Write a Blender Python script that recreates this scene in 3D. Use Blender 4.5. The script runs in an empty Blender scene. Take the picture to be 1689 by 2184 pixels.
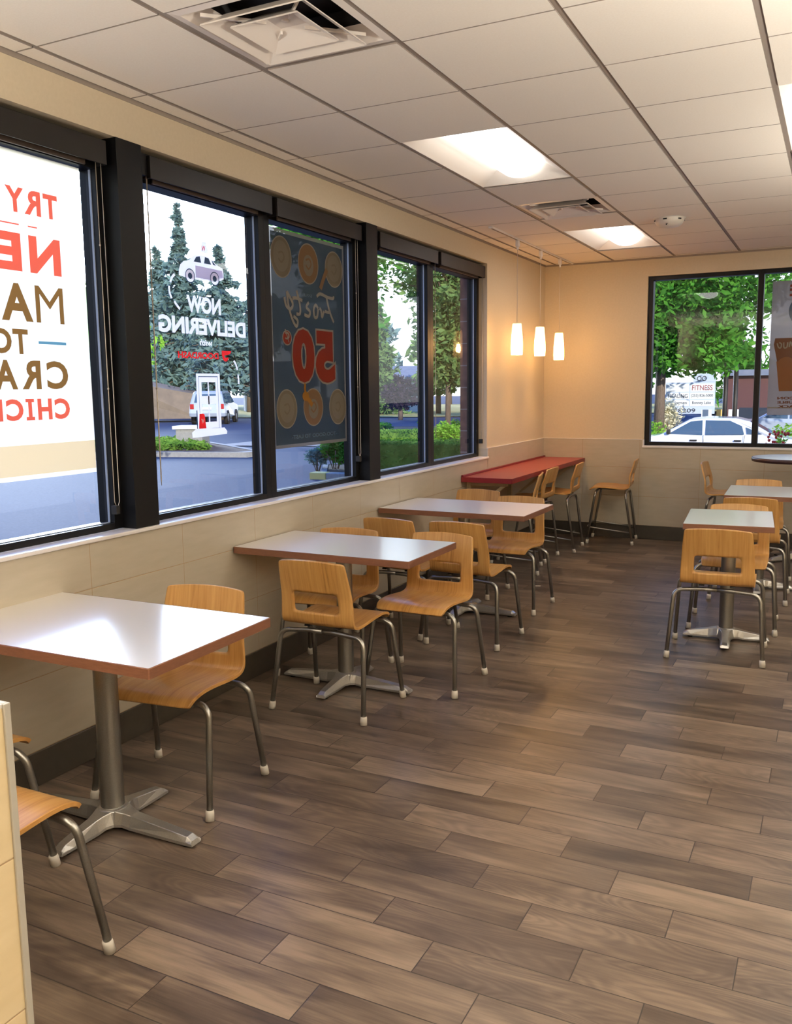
import bpy, bmesh, math, random
from mathutils import Vector, Matrix, Euler
random.seed(7)
PI = math.pi
scene = bpy.context.scene
COL = scene.collection

# ------------------------------------------------------------------ materials
def lin(c):
    out = []
    for v in c:
        v = v / 255.0
        out.append(v / 12.92 if v <= 0.04045 else ((v + 0.055) / 1.055) ** 2.4)
    return (out[0], out[1], out[2], 1.0)

def mat(name, rgb, rough=0.5, metal=0.0, spec=0.5, coat=0.0, coat_rough=0.1, emit=None, emit_s=0.0):
    m = bpy.data.materials.new(name); m.use_nodes = True
    b = m.node_tree.nodes['Principled BSDF']
    b.inputs['Base Color'].default_value = lin(rgb)
    b.inputs['Roughness'].default_value = rough
    b.inputs['Metallic'].default_value = metal
    b.inputs['Specular IOR Level'].default_value = spec
    b.inputs['Coat Weight'].default_value = coat
    b.inputs['Coat Roughness'].default_value = coat_rough
    if coat >= 1: b.inputs['Coat IOR'].default_value = 1.8
    if emit:
        b.inputs['Emission Color'].default_value = lin(emit)
        b.inputs['Emission Strength'].default_value = emit_s
    return m

class NT:
    """small node-building helper"""
    def __init__(s, m):
        s.m = m; s.t = m.node_tree; s.b = s.t.nodes.get('Principled BSDF')
    def n(s, typ, **kw):
        nd = s.t.nodes.new(typ)
        for k, v in kw.items():
            if isinstance(v, (int, float, tuple, str, bool)) and hasattr(nd, k): setattr(nd, k, v)
        return nd
    def l(s, a, b): s.t.links.new(a, b)
    def math(s, op, a, b=None, c=None):
        nd = s.t.nodes.new('ShaderNodeMath'); nd.operation = op
        for i, v in enumerate((a, b, c)):
            if v is None: continue
            if isinstance(v, (int, float)): nd.inputs[i].default_value = v
            else: s.l(v, nd.inputs[i])
        return nd.outputs[0]
    def ramp(s, fac, stops):
        nd = s.t.nodes.new('ShaderNodeValToRGB'); cr = nd.color_ramp
        while len(cr.elements) < len(stops): cr.elements.new(0.5)
        for e, (p, c) in zip(cr.elements, stops): e.position = p; e.color = lin(c)
        s.l(fac, nd.inputs[0]); return nd.outputs[0]
    def mix(s, fac, a, b):
        nd = s.t.nodes.new('ShaderNodeMix'); nd.data_type = 'RGBA'
        for i, v in ((0, fac), (6, a), (7, b)):
            if isinstance(v, (int, float)): nd.inputs[i].default_value = v
            elif isinstance(v, tuple): nd.inputs[i].default_value = v
            else: s.l(v, nd.inputs[i])
        return nd.outputs[2]
    def noise(s, vec, scale=5.0, detail=3.0, rough=0.5, dist=0.0):
        nd = s.t.nodes.new('ShaderNodeTexNoise')
        nd.inputs['Scale'].default_value = scale; nd.inputs['Detail'].default_value = detail
        nd.inputs['Roughness'].default_value = rough; nd.inputs['Distortion'].default_value = dist
        s.l(vec, nd.inputs['Vector']); return nd.outputs[0]
    def comb(s, x, y, z):
        nd = s.t.nodes.new('ShaderNodeCombineXYZ')
        for i, v in enumerate((x, y, z)):
            if isinstance(v, (int, float)): nd.inputs[i].default_value = v
            else: s.l(v, nd.inputs[i])
        return nd.outputs[0]
    def sep(s, v):
        nd = s.t.nodes.new('ShaderNodeSeparateXYZ'); s.l(v, nd.inputs[0]); return nd.outputs
    def obj(s):
        return s.t.nodes.new('ShaderNodeTexCoord').outputs['Object']
    def bump(s, h, strength=0.3, dist=0.01):
        nd = s.t.nodes.new('ShaderNodeBump'); nd.inputs['Strength'].default_value = strength
        nd.inputs['Distance'].default_value = dist
        s.l(h, nd.inputs['Height']); s.l(nd.outputs[0], s.b.inputs['Normal'])

def mat_noise(name, c1, c2, scale=8.0, rough=0.6, stretch=(1, 1, 1), bump=0.0, spec=0.5, metal=0.0):
    m = mat(name, c1, rough, metal, spec); t = NT(m)
    o = t.sep(t.obj())
    v = t.comb(t.math('MULTIPLY', o[0], stretch[0]), t.math('MULTIPLY', o[1], stretch[1]), t.math('MULTIPLY', o[2], stretch[2]))
    f = t.noise(v, scale, 4.0, 0.6)
    t.l(t.ramp(f, [(0.3, c1), (0.7, c2)]), t.b.inputs['Base Color'])
    if bump: t.bump(f, bump)
    return m

MT = {}
# floor: wood-look plank tiles 603 x 152.5 mm, every row shifted by a third
def floor_mat():
    m = mat('floor_planks', (100, 76, 58), 0.38, 0, 0.45); t = NT(m)
    o = t.sep(t.obj()); x, y = o[0], o[1]
    rowf = t.math('DIVIDE', t.math('ADD', y, 1.286), 0.1525)
    row = t.math('FLOOR', rowf)
    xs = t.math('ADD', t.math('SUBTRACT', x, 2.501), t.math('MULTIPLY', row, 0.201))
    xf = t.math('DIVIDE', xs, 0.603); idx = t.math('FLOOR', xf)
    fx = t.math('SUBTRACT', xf, idx); fy = t.math('SUBTRACT', rowf, row)
    ex = t.math('MULTIPLY', t.math('MINIMUM', fx, t.math('SUBTRACT', 1.0, fx)), 0.603)
    ey = t.math('MULTIPLY', t.math('MINIMUM', fy, t.math('SUBTRACT', 1.0, fy)), 0.1525)
    edge = t.math('MINIMUM', ex, ey)
    grout = t.math('LESS_THAN', edge, 0.0016)
    wn = t.n('ShaderNodeTexWhiteNoise'); wn.noise_dimensions = '2D'
    t.l(t.comb(row, idx, 0.0), wn.inputs['Vector']); rnd = wn.outputs['Value']
    wn2 = t.n('ShaderNodeTexWhiteNoise'); wn2.noise_dimensions = '2D'
    t.l(t.comb(idx, t.math('ADD', row, 37.0), 0.0), wn2.inputs['Vector']); rnd2 = wn2.outputs['Value']
    off = t.math('MULTIPLY', rnd, 40.0)
    big = t.noise(t.comb(t.math('ADD', t.math('MULTIPLY', x, 1.3), off), t.math('ADD', t.math('MULTIPLY', y, 7.0), off), 0.0), 1.6, 3.0, 0.55, 0.4)
    fine = t.noise(t.comb(t.math('ADD', t.math('MULTIPLY', x, 2.5), off), t.math('MULTIPLY', y, 60.0), off), 2.2, 4.0, 0.65, 0.25)
    # cathedral figure: rings of a distorted stretched noise
    fig = t.noise(t.comb(t.math('ADD', t.math('MULTIPLY', x, 1.1), off), t.math('ADD', t.math('MULTIPLY', y, 5.5), off), off), 1.5, 1.0, 0.4, 0.3)
    rings = t.math('MULTIPLY_ADD', t.math('SINE', t.math('MULTIPLY', fig, 120.0)), 0.5, 0.5)
    zone = t.math('MULTIPLY', t.math('GREATER_THAN', rnd2, 0.55), 0.10)
    v = t.math('ADD', t.math('MULTIPLY', t.math('SUBTRACT', big, .14), 0.92), t.math('MULTIPLY', fine, 0.34))
    v = t.math('ADD', v, t.math('MULTIPLY', t.math('SUBTRACT', rings, 0.5), zone))
    v = t.math('ADD', v, t.math('MULTIPLY', t.math('SUBTRACT', rnd, 0.5), 0.26))
    colr = t.ramp(v, [(0.24, (46, 38, 32)), (0.42, (76, 64, 54)), (0.55, (98, 84, 71)), (0.74, (130, 113, 96))])
    warm = t.mix(t.math('MULTIPLY', rnd2, 0.35), colr, lin((92, 78, 69)))
    t.l(t.mix(grout, warm, lin((44, 37, 31))), t.b.inputs['Base Color'])
    t.l(t.math('ADD', 0.24, t.math('MULTIPLY', fine, 0.20)), t.b.inputs['Roughness'])
    h = t.math('ADD', t.math('MULTIPLY', t.math('MINIMUM', edge, 0.004), 120.0), t.math('MULTIPLY', fine, 0.25))
    t.bump(h, 0.35, 0.002)
    return m
MT['floor'] = floor_mat()

# wall tile: 603 x 303 mm, straight joints.  axis = which coordinate runs along the wall
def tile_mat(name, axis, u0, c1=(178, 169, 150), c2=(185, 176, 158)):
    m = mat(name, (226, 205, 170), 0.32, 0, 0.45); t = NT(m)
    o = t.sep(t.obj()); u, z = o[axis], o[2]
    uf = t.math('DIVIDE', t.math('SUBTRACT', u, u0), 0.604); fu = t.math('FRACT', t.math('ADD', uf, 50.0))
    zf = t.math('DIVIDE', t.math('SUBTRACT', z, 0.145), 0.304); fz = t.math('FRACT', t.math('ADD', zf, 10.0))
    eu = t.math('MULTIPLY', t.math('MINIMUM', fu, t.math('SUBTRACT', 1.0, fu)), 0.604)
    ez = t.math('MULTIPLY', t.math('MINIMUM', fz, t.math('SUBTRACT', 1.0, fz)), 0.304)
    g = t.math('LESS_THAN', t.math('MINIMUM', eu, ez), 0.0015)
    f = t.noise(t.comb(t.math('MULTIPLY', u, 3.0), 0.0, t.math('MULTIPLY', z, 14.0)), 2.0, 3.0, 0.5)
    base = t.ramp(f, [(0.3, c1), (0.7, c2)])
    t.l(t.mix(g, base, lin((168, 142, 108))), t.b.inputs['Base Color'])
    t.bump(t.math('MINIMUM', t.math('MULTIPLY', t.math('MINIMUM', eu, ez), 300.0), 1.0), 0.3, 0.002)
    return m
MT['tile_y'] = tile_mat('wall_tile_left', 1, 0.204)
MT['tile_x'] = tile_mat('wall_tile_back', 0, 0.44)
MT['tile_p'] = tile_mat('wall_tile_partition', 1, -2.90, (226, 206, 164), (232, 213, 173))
MT['paint'] = mat_noise('wall_paint', (204, 190, 164), (209, 195, 170), 60, 0.75, bump=0.03)
MT['ceil'] = mat_noise('ceiling_tile', (240, 231, 219), (244, 236, 225), 120, 0.9, bump=0.05)
MT['tee'] = mat('ceiling_tee', (150, 138, 128), 0.6)
MT['plenum'] = mat('plenum_dark', (60, 55, 50), 0.9)
MT['base'] = mat_noise('baseboard_dark', (50, 45, 37), (58, 52, 43), 20, 0.45)
MT['white_trim'] = mat('white_sill', (236, 232, 228), 0.3, 0, 0.5)
MT['alu'] = mat('edge_trim_grey', (176, 172, 160), 0.4, 0.0)
MT['black'] = mat('black_frame', (6, 6, 7), 0.45, 0.0, 0.25)
MT['bead'] = mat('glazing_bead', (150, 165, 190), 0.3, 0.0, 0.6)  # real bead, pale because the light it catches is painted in
MT['val'] = mat('blind_valance', (26, 22, 19), 0.42, 0.0, 0.35)
MT['val_bar'] = mat('blind_hem_bar', (62, 50, 42), 0.5)
MT['chain'] = mat('blind_chain', (190, 180, 165), 0.35, 0.3)
MT['metal'] = mat_noise('grey_metal', (138, 135, 128), (152, 149, 142), 300, 0.30, metal=0.9)
MT['base_metal'] = mat_noise('cast_base_metal', (178, 177, 174), (192, 191, 188), 260, 0.30, metal=0.85, bump=0.04)
MT['glide'] = mat('white_rubber', (206, 200, 188), 0.6)
MT['dark'] = mat('dark_plastic', (28, 26, 25), 0.55)
MT['top'] = mat('white_laminate', (246, 244, 242), 0.30, 0, 0.5, coat=1.0, coat_rough=0.20)
MT['edge'] = mat_noise('brown_edge_band', (104, 66, 46), (118, 78, 56), 30, 0.45, stretch=(1, 1, 6))
MT['red'] = mat_noise('red_worktop', (146, 50, 52), (156, 57, 58), 90, 0.33)
MT['red_dark'] = mat('red_edge', (122, 24, 32), 0.4)
MT['bracket'] = mat('bracket_beige', (190, 174, 142), 0.5)
MT['round_top'] = mat('blue_grey_laminate', (214, 220, 232), 0.30, 0, 0.5, coat=0.8, coat_rough=0.2)
MT['round_edge'] = mat('dark_plum_edge', (52, 32, 34), 0.4)
MT['vent'] = mat('vent_white', (232, 222, 212), 0.28, 0, 0.5)
MT['duct'] = mat('duct_dark', (40, 36, 34), 0.5, 0.4)
MT['reflector'] = mat('reflector_white', (236, 226, 214), 0.45)
MT['paper'] = mat('paper', (225, 215, 195), 0.8)
MT['smoke'] = mat('alarm_white', (226, 218, 206), 0.4)
MT['cord'] = mat('pendant_cord', (205, 195, 185), 0.5)

def wood_mat():
    m = mat('oak_ply_veneer', (196, 148, 86), 0.36, 0, 0.45, coat=0.25, coat_rough=0.2); t = NT(m)
    o = t.sep(t.obj())
    oi = t.n('ShaderNodeObjectInfo').outputs['Random']
    sh = t.math('MULTIPLY', oi, 30.0)
    v = t.comb(t.math('ADD', t.math('MULTIPLY', o[0], 42.0), sh), t.math('MULTIPLY', o[1], 1.6), t.math('MULTIPLY', o[2], 1.6))
    f = t.noise(v, 2.2, 5.0, 0.68, 0.15)
    broad = t.noise(t.comb(t.math('ADD', t.math('MULTIPLY', o[0], 9.0), sh), t.math('MULTIPLY', o[1], 0.8), t.math('MULTIPLY', o[2], 0.8)), 1.6, 2.0, 0.5)
    k = t.math('ADD', t.math('MULTIPLY', f, 0.65), t.math('MULTIPLY', broad, 0.4))
    t.l(t.ramp(k, [(0.33, (148, 104, 52)), (0.47, (182, 134, 72)), (0.66, (200, 154, 90))]), t.b.inputs['Base Color'])
    t.bump(f, 0.05, 0.001)
    return m
MT['wood'] = wood_mat()
MT['ply'] = mat_noise('ply_edge', (196, 152, 100), (150, 104, 60), 14, 0.5, stretch=(2, 2, 40))

# window glass: clear, with a schlick reflection
def glass_mat(name, tint=(1, 1, 1, 1), f0=0.055):
    m = bpy.data.materials.new(name); m.use_nodes = True; t = NT(m)
    t.t.nodes.remove(t.b)
    out = t.t.nodes['Material Output']
    tr = t.n('ShaderNodeBsdfTransparent'); tr.inputs[0].default_value = tint
    gl = t.n('ShaderNodeBsdfGlossy'); gl.inputs['Roughness'].default_value = 0.0
    lw = t.n('ShaderNodeLayerWeight'); lw.inputs['Blend'].default_value = 0.5
    f = t.math('ADD', f0, t.math('MULTIPLY', t.math('POWER', lw.outputs['Facing'], 5.0), 0.8))
    mx = t.n('ShaderNodeMixShader'); t.l(f, mx.inputs[0]); t.l(tr.outputs[0], mx.inputs[1]); t.l(gl.outputs[0], mx.inputs[2])
    t.l(mx.outputs[0], out.inputs[0]); return m
MT['glass'] = glass_mat('window_glass')

# thin printed film: part translucent, part diffuse, part see-through
def film_mat(name, rgb, trans=0.6, clear=0.0, gloss=0.05):
    m = bpy.data.materials.new(name); m.use_nodes = True; t = NT(m)
    t.t.nodes.remove(t.b); out = t.t.nodes['Material Output']
    d = t.n('ShaderNodeBsdfDiffuse'); d.inputs[0].default_value = lin(rgb)
    tl = t.n('ShaderNodeBsdfTranslucent'); tl.inputs[0].default_value = lin(rgb)
    m1 = t.n('ShaderNodeMixShader'); m1.inputs[0].default_value = trans
    t.l(d.outputs[0], m1.inputs[1]); t.l(tl.outputs[0], m1.inputs[2])
    g = t.n('ShaderNodeBsdfGlossy'); g.inputs['Roughness'].default_value = 0.08
    m2 = t.n('ShaderNodeMixShader'); m2.inputs[0].default_value = gloss
    t.l(m1.outputs[0], m2.inputs[1]); t.l(g.outputs[0], m2.inputs[2])
    last = m2
    if clear:
        tp = t.n('ShaderNodeBsdfTransparent')
        m3 = t.n('ShaderNodeMixShader'); m3.inputs[0].default_value = clear
        t.l(m2.outputs[0], m3.inputs[1]); t.l(tp.outputs[0], m3.inputs[2]); last = m3
    t.l(last.outputs[0], out.inputs[0]); return m
# ink printed on a backlit film: colours the light that comes through it
def ink_mat(name, rgb):
    m = bpy.data.materials.new(name); m.use_nodes = True; t = NT(m)
    t.t.nodes.remove(t.b); out = t.t.nodes['Material Output']
    tp = t.n('ShaderNodeBsdfTransparent'); tp.inputs[0].default_value = lin(rgb)
    t.l(tp.outputs[0], out.inputs[0]); return m

def emis(name, rgb, s):
    m = bpy.data.materials.new(name); m.use_nodes = True; t = NT(m)
    t.t.nodes.remove(t.b); out = t.t.nodes['Material Output']
    e = t.n('ShaderNodeEmission'); e.inputs[0].default_value = lin(rgb); e.inputs[1].default_value = s
    t.l(e.outputs[0], out.inputs[0]); return m

def leaf_mat(name, c1, c2):
    m = bpy.data.materials.new(name); m.use_nodes = True; t = NT(m)
    t.t.nodes.remove(t.b); out = t.t.nodes['Material Output']
    f = t.noise(t.obj(), 3.0, 2.0)
    c = t.ramp(f, [(0.35, c1), (0.65, c2)])
    d = t.n('ShaderNodeBsdfDiffuse'); t.l(c, d.inputs[0])
    tl = t.n('ShaderNodeBsdfTranslucent'); t.l(c, tl.inputs[0])
    mx = t.n('ShaderNodeMixShader'); mx.inputs[0].default_value = 0.35
    t.l(d.outputs[0], mx.inputs[1]); t.l(tl.outputs[0], mx.inputs[2])
    t.l(mx.outputs[0], out.inputs[0]); return m

# ------------------------------------------------------------------ object helpers
def empty(name, loc=(0, 0, 0), rz=0.0, label=None, cat=None, group=None, kind=None):
    o = bpy.data.objects.new(name, None); COL.objects.link(o)
    o.empty_display_size = 0.05
    o.location = loc; o.rotation_euler = (0, 0, rz)
    tag(o, label, cat, group, kind); return o

def tag(o, label=None, cat=None, group=None, kind=None):
    if label: o['label'] = label
    if cat: o['category'] = cat
    if group: o['group'] = group
    if kind: o['kind'] = kind
    return o

class MB:
    """collects shapes into one mesh"""
    def __init__(s): s.v = []; s.f = []; s.mi = []; s.sm = []
    def add(s, vs, fs, mi=0, smooth=False):
        b = len(s.v); s.v += [tuple(v) for v in vs]
        for f in fs: s.f.append(tuple(b + i for i in f)); s.mi.append(mi); s.sm.append(smooth)
        return s
    def box(s, a, b, mi=0):
        x0, y0, z0 = a; x1, y1, z1 = b
        x0, x1 = min(x0, x1), max(x0, x1); y0, y1 = min(y0, y1), max(y0, y1); z0, z1 = min(z0, z1), max(z0, z1)
        return s.add([(x0, y0, z0), (x1, y0, z0), (x1, y1, z0), (x0, y1, z0), (x0, y0, z1), (x1, y0, z1), (x1, y1, z1), (x0, y1, z1)],
                     [(0, 3, 2, 1), (4, 5, 6, 7), (0, 1, 5, 4), (1, 2, 6, 5), (2, 3, 7, 6), (3, 0, 4, 7)], mi)
    def prism(s, poly, axis, a, b, mi=0):
        """polygon (2D) extruded along axis from a to b"""
        n = len(poly)
        def P(p, t): return {0: (t, p[0], p[1]), 1: (p[0], t, p[1]), 2: (p[0], p[1], t)}[axis]
        vs = [P(p, a) for p in poly] + [P(p, b) for p in poly]
        fs = [tuple(range(n)), tuple(range(2 * n - 1, n - 1, -1))] + [(i, i + n, (i + 1) % n + n, (i + 1) % n) for i in range(n)]
        return s.add(vs, fs, mi)
    def tube(s, pts, r, n=10, mi=0, cap=True, radii=None):
        pts = [Vector(p) for p in pts]; m = len(pts); vs = []; fs = []
        t0 = (pts[1] - pts[0]).normalized()
        up = Vector((0, 0, 1)) if abs(t0.z) < 0.9 else Vector((1, 0, 0))
        nrm = (up - t0 * up.dot(t0)).normalized()
        for i, p in enumerate(pts):
            t = ((pts[min(i + 1, m - 1)] - pts[max(i - 1, 0)])).normalized()
            nrm = (nrm - t * nrm.dot(t)).normalized(); bi = t.cross(nrm)
            rr = radii[i] if radii else r
            for k in range(n):
                a = 2 * PI * k / n
                vs.append(p + nrm * (math.cos(a) * rr) + bi * (math.sin(a) * rr))
        for i in range(m - 1):
            for k in range(n):
                fs.append((i * n + k, i * n + (k + 1) % n, (i + 1) * n + (k + 1) % n, (i + 1) * n + k))
        s.add(vs, fs, mi, True)
        if cap:
            b = len(s.v) - len(vs)
            s.f.append(tuple(b + k for k in range(n - 1, -1, -1))); s.mi.append(mi); s.sm.append(False)
            s.f.append(tuple(b + (m - 1) * n + k for k in range(n))); s.mi.append(mi); s.sm.append(False)
        return s
    def lathe(s, prof, c=(0, 0, 0), n=24, mi=0, smooth=True):
        """(r, z) profile around z"""
        vs = []; fs = []; m = len(prof)
        for r, z in prof:
            for k in range(n):
                a = 2 * PI * k / n
                vs.append((c[0] + r * math.cos(a), c[1] + r * math.sin(a), c[2] + z))
        for i in range(m - 1):
            for k in range(n):
                fs.append((i * n + k, i * n + (k + 1) % n, (i + 1) * n + (k + 1) % n, (i + 1) * n + k))
        return s.add(vs, fs, mi, smooth)
    def quad(s, a, b, c, d, mi=0): return s.add([a, b, c, d], [(0, 1, 2, 3)], mi)
    def xform(s, M):
        s.v = [tuple(M @ Vector(v)) for v in s.v]; return s
    def build(s, name, mats, parent=None, bevel=0.0, loc=None, merge=False):
        me = bpy.data.meshes.new(name); me.from_pydata(s.v, [], s.f); me.update()
        if not isinstance(mats, (list, tuple)): mats = [mats]
        for m in mats: me.materials.append(m)
        me.polygons.foreach_set('material_index', s.mi); me.polygons.foreach_set('use_smooth', s.sm)
        if bevel or merge:
            bm = bmesh.new(); bm.from_mesh(me)
            if merge: bmesh.ops.remove_doubles(bm, verts=bm.verts, dist=1e-5)
            if bevel:
                es = [e for e in bm.edges if len(e.link_faces) == 2 and e.calc_face_angle(0) > 0.6]
                bmesh.ops.bevel(bm, geom=es, offset=bevel, segments=2, profile=0.5, affect='EDGES', clamp_overlap=True)
            bm.to_mesh(me); bm.free()
        o = bpy.data.objects.new(name, me); COL.objects.link(o)
        if parent: o.parent = parent
        if loc: o.location = loc
        return o

def struct(o, label=None):
    o['kind'] = 'structure'
    if label: o['label'] = label
    return o

def copy_tree(o, parent=None):
    c = o.copy(); COL.objects.link(c)
    if parent: c.parent = parent
    for ch in list(o.children): copy_tree(ch, c)
    return c

def bend_path(corners, rads, seg=6):
    """polyline with rounded corners"""
    P = [Vector(p) for p in corners]; out = [P[0]]
    for i in range(1, len(P) - 1):
        a = (P[i - 1] - P[i]).normalized(); b = (P[i + 1] - P[i]).normalized()
        ang = a.angle(b); r = rads[i - 1]
        d = r / math.tan(ang / 2)
        p0 = P[i] + a * d; p1 = P[i] + b * d
        ctr = P[i] + (a + b).normalized() * (r / math.sin(ang / 2))
        v0 = p0 - ctr; v1 = p1 - ctr; tot = v0.angle(v1); ax = v0.cross(v1).normalized()
        for k in range(seg + 1):
            out.append(ctr + Matrix.Rotation(tot * k / seg, 3, ax) @ v0)
    out.append(P[-1]); return out
LENS, BULB, SKY, GLOW, GLOW2, SUN, EXPO, UPL = 7.0, 800.0, 1.6, 280.0, 6.0, 5.5, 0.0, 325.0
GLOW_DIR = (-.755, .64, .15)
# ------------------------------------------------------------------ the setting
D = 5.58          # back wall
H = 2.89          # ceiling
RX, NY = 6.9, -7.6  # right wall, wall behind
ZT = 1.045        # top of the wall tiles
SILL = 0.972; HEAD = 2.70

fl = struct(MB().box((-0.02, NY, -0.12), (RX, D, 0.0)).build('floor', MT['floor']))
# ceiling: lay-in tiles in a 610 mm grid, lines at x = .115 + .61 i, y = .61 j
GX = lambda i: 0.115 + 0.61 * i
GY = lambda j: 0.61 * j
holes = set()
TROFFERS = [(1, 1), (1, 6), (4, 1), (4, 6), (7, 1), (7, 6), (4, -6), (8, -6)]
VENTS = [(1, -2), (1, 4), (6, -2)]
for i, j in TROFFERS: holes |= {(i, j), (i, j + 1)}
for c in VENTS: holes.add(c)
cm = MB()
for i in range(-1, 12):
    for j in range(-13, 10):
        if (i, j) in holes: continue
        x0, x1 = GX(i) + 0.0125, GX(i + 1) - 0.0125
        y0, y1 = GY(j) + 0.004, GY(j + 1) - 0.004
        x0 = max(x0, 0.012); x1 = min(x1, RX - 0.01); y0 = max(y0, NY + 0.01); y1 = min(y1, D - 0.01)
        if x1 - x0 < 0.02 or y1 - y0 < 0.02: continue
        sl = 0.0008
        a = [(x0, y0, H), (x1, y0, H), (x1, y1, H), (x0, y1, H)]
        b = [(x0 + sl, y0 + sl * .6, H - 0.007), (x1 - sl, y0 + sl * .6, H - 0.007), (x1 - sl, y1 - sl * .6, H - 0.007), (x0 + sl, y1 - sl * .6, H - 0.007)]
        cm.add(b, [(3, 2, 1, 0)], 0); cm.add(a + b, [(0, 1, 5, 4)[::-1], (1, 2, 6, 5)[::-1], (2, 3, 7, 6)[::-1], (3, 0, 4, 7)[::-1]], 1)  # tile sides take the dark tee colour, painting shade into the joints
# tee grid
for i in range(-1, 12):
    x = GX(i)
    if 0 < x < RX: cm.box((x - 0.012, NY, H - 0.002), (x + 0.012, D, H + 0.02), 1)
for j in range(-13, 10):
    y = GY(j)
    for i in range(-1, 12):
        if NY < y < D and not ((i, j) in holes and (i, j - 1) in holes and (i, j) not in VENTS):
            cm.box((max(0, GX(i) + 0.012), y - 0.012, H - 0.0015), (min(RX, GX(i + 1) - 0.012), y + 0.012, H + 0.018), 1)
ce = struct(cm.build('ceiling', [MT['ceil'], MT['tee']]))
struct(MB().box((-0.4, NY - 0.3, 3.35), (RX + 0.3, D + 0.35, 3.55)).build('roof', MT['plenum']))  # unseen slab, added to keep the sun out of the room
# wall angle along the walls
wa = MB()
ys = [NY] + [GY(j) + 0.0 for j in range(-12, 10)] + [D]
wa.box((0.0, NY, H - 0.024), (0.003, D, H), 0); wa.box((0.0, NY, H - 0.0035), (0.022, D, H - 0.0005), 0)
wa.box((0.0, D - 0.003, H - 0.024), (RX, D, H), 0); wa.box((0.0, D - 0.022, H - 0.0035), (RX, D, H - 0.0005), 0)
struct(wa.build('trim_1', MT['tee']))

# left wall with the window opening
W0, W1 = -2.99, 3.84
wl = MB()
wl.box((-0.14, NY, 0.0), (0, D, SILL - 0.02)).box((-0.14, NY, HEAD), (0, D, 3.35))
wl.box((-0.14, W1, SILL - 0.02), (0, D, HEAD)).box((-0.14, NY, SILL - 0.02), (0, W0, HEAD))
wall_left = struct(wl.build('wall_left', MT['paint']))
# tile facing below
tl = MB().box((0, NY, 0.0), (0.008, W1 + 0.01, SILL - 0.018)).box((0, W1 + 0.002, 0.0), (0.008, D, ZT)).box((0, NY, 0), (0.008, W0, ZT))
tl.box((-0.08, W1 - 0.004, SILL), (0.008, W1 + 0.004, ZT), 0)
tl.build('tile_facing', MT['tile_y'], wall_left)
MB().box((0, W1 + 0.002, ZT), (0.010, D, ZT + 0.006)).box((0.0, W1 + 0.0, SILL), (0.011, W1 + 0.006, ZT + 0.006)).build('tile_edge', MT['white_trim'], wall_left)
# brick facing outside
br = mat('brick', (120, 88, 78), 0.85); t_ = NT(br)
o_ = t_.sep(t_.obj()); zz = t_.math('FRACT', t_.math('ADD', t_.math('DIVIDE', o_[2], 0.2), 10.0))
g_ = t_.math('LESS_THAN', zz, 0.045)
nb = t_.noise(t_.obj(), 9.0, 2.0)
t_.l(t_.mix(g_, t_.ramp(nb, [(0.3, (104, 76, 70)), (0.7, (136, 102, 90))]), lin((150, 146, 144))), t_.b.inputs['Base Color'])
MT['brick'] = br
bb = MB().box((-0.275, NY - .3, -0.3), (-0.165, D + 0.3, SILL - 0.03)).box((-0.275, NY - .3, HEAD + 0.02), (-0.165, D + .3, 4.4))  # upper part raised out of view to lengthen the shadow outside
bb.box((-0.275, W1 + 0.03, SILL - 0.03), (-0.165, D + .3, HEAD + 0.02)).box((-0.275, NY - .3, SILL - 0.03), (-0.165, W0 - .03, HEAD + 0.02))
struct(bb.build('wall_outside_left', MT['brick']))

# back wall with its window
BX0, BX1 = 1.08, 3.21
bz0 = 0.985
wb = MB().box((0, D, 0), (RX, D + 0.14, bz0 - 0.02)).box((0, D, HEAD), (RX, D + 0.14, 3.35))
wb.box((0, D, bz0 - 0.02), (BX0, D + 0.14, HEAD)).box((BX1, D, bz0 - 0.02), (RX, D + 0.14, HEAD))
wall_back = struct(wb.build('wall_back', MT['paint']))
MB().box((0.008, D - 0.008, 0), (BX0 - 0.004, D, ZT)).box((BX0 - 0.004, D - 0.008, 0), (BX1 + 0.004, D, bz0 - 0.022)).box((BX1 + 0.004, D - 0.008, 0), (RX, D, ZT)).build('tile_facing', MT['tile_x'], wall_back)
MB().box((0.008, D - 0.010, ZT), (BX0 - 0.012, D, ZT + 0.005)).box((BX1 + .02, D - 0.010, ZT), (RX, D, ZT + 0.005)).build('tile_edge', MT['white_trim'], wall_back)
struct(MB().box((-0.165, D + 0.17, -0.3), (RX + .3, D + 0.34, bz0 - .03)).box((-0.165, D + 0.17, HEAD + .02), (RX + .3, D + .34, 4.4)).box((-0.165, D + 0.17, bz0 - .03), (BX0 - .03, D + .34, HEAD + .02)).box((BX1 + .03, D + 0.17, bz0 - .03), (RX + .3, D + .34, HEAD + .02)).build('wall_outside_back', MT['brick']))
struct(MB().box((RX, NY, 0), (RX + 0.2, D, 3.35)).build('wall_right', MT['paint']))
struct(MB().box((-0.14, NY - 0.2, 0), (RX + .2, NY, 3.35)).build('wall_front', MT['paint']))
# baseboards
struct(MB().box((0.008, -2.6 + 0 * NY, 0), (0.020, D - 0.02, 0.145)).box((0.008, NY, 0), (0.020, -2.6, 0.145)).build('baseboard_left', MT['base'], bevel=0.003))
struct(MB().box((0.020, D - 0.020, 0), (RX, D - 0.008, 0.145)).build('baseboard_back', MT['base'], bevel=0.003))
# sills
struct(MB().box((-0.08, W0, SILL - 0.018), (0.020, W1 + 0.012, SILL)).build('trim_2', MT['white_trim'], bevel=0.004))
struct(MB().box((BX0 - 0.012, D - 0.018, bz0 - 0.022), (BX1 + .012, D + 0.03, bz0)).box((BX0 - 0.010, D - 0.010, bz0), (BX0 + 0.004, D + 0.03, ZT + 0.0)).build('trim_3', MT['white_trim'], bevel=0.003))
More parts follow.
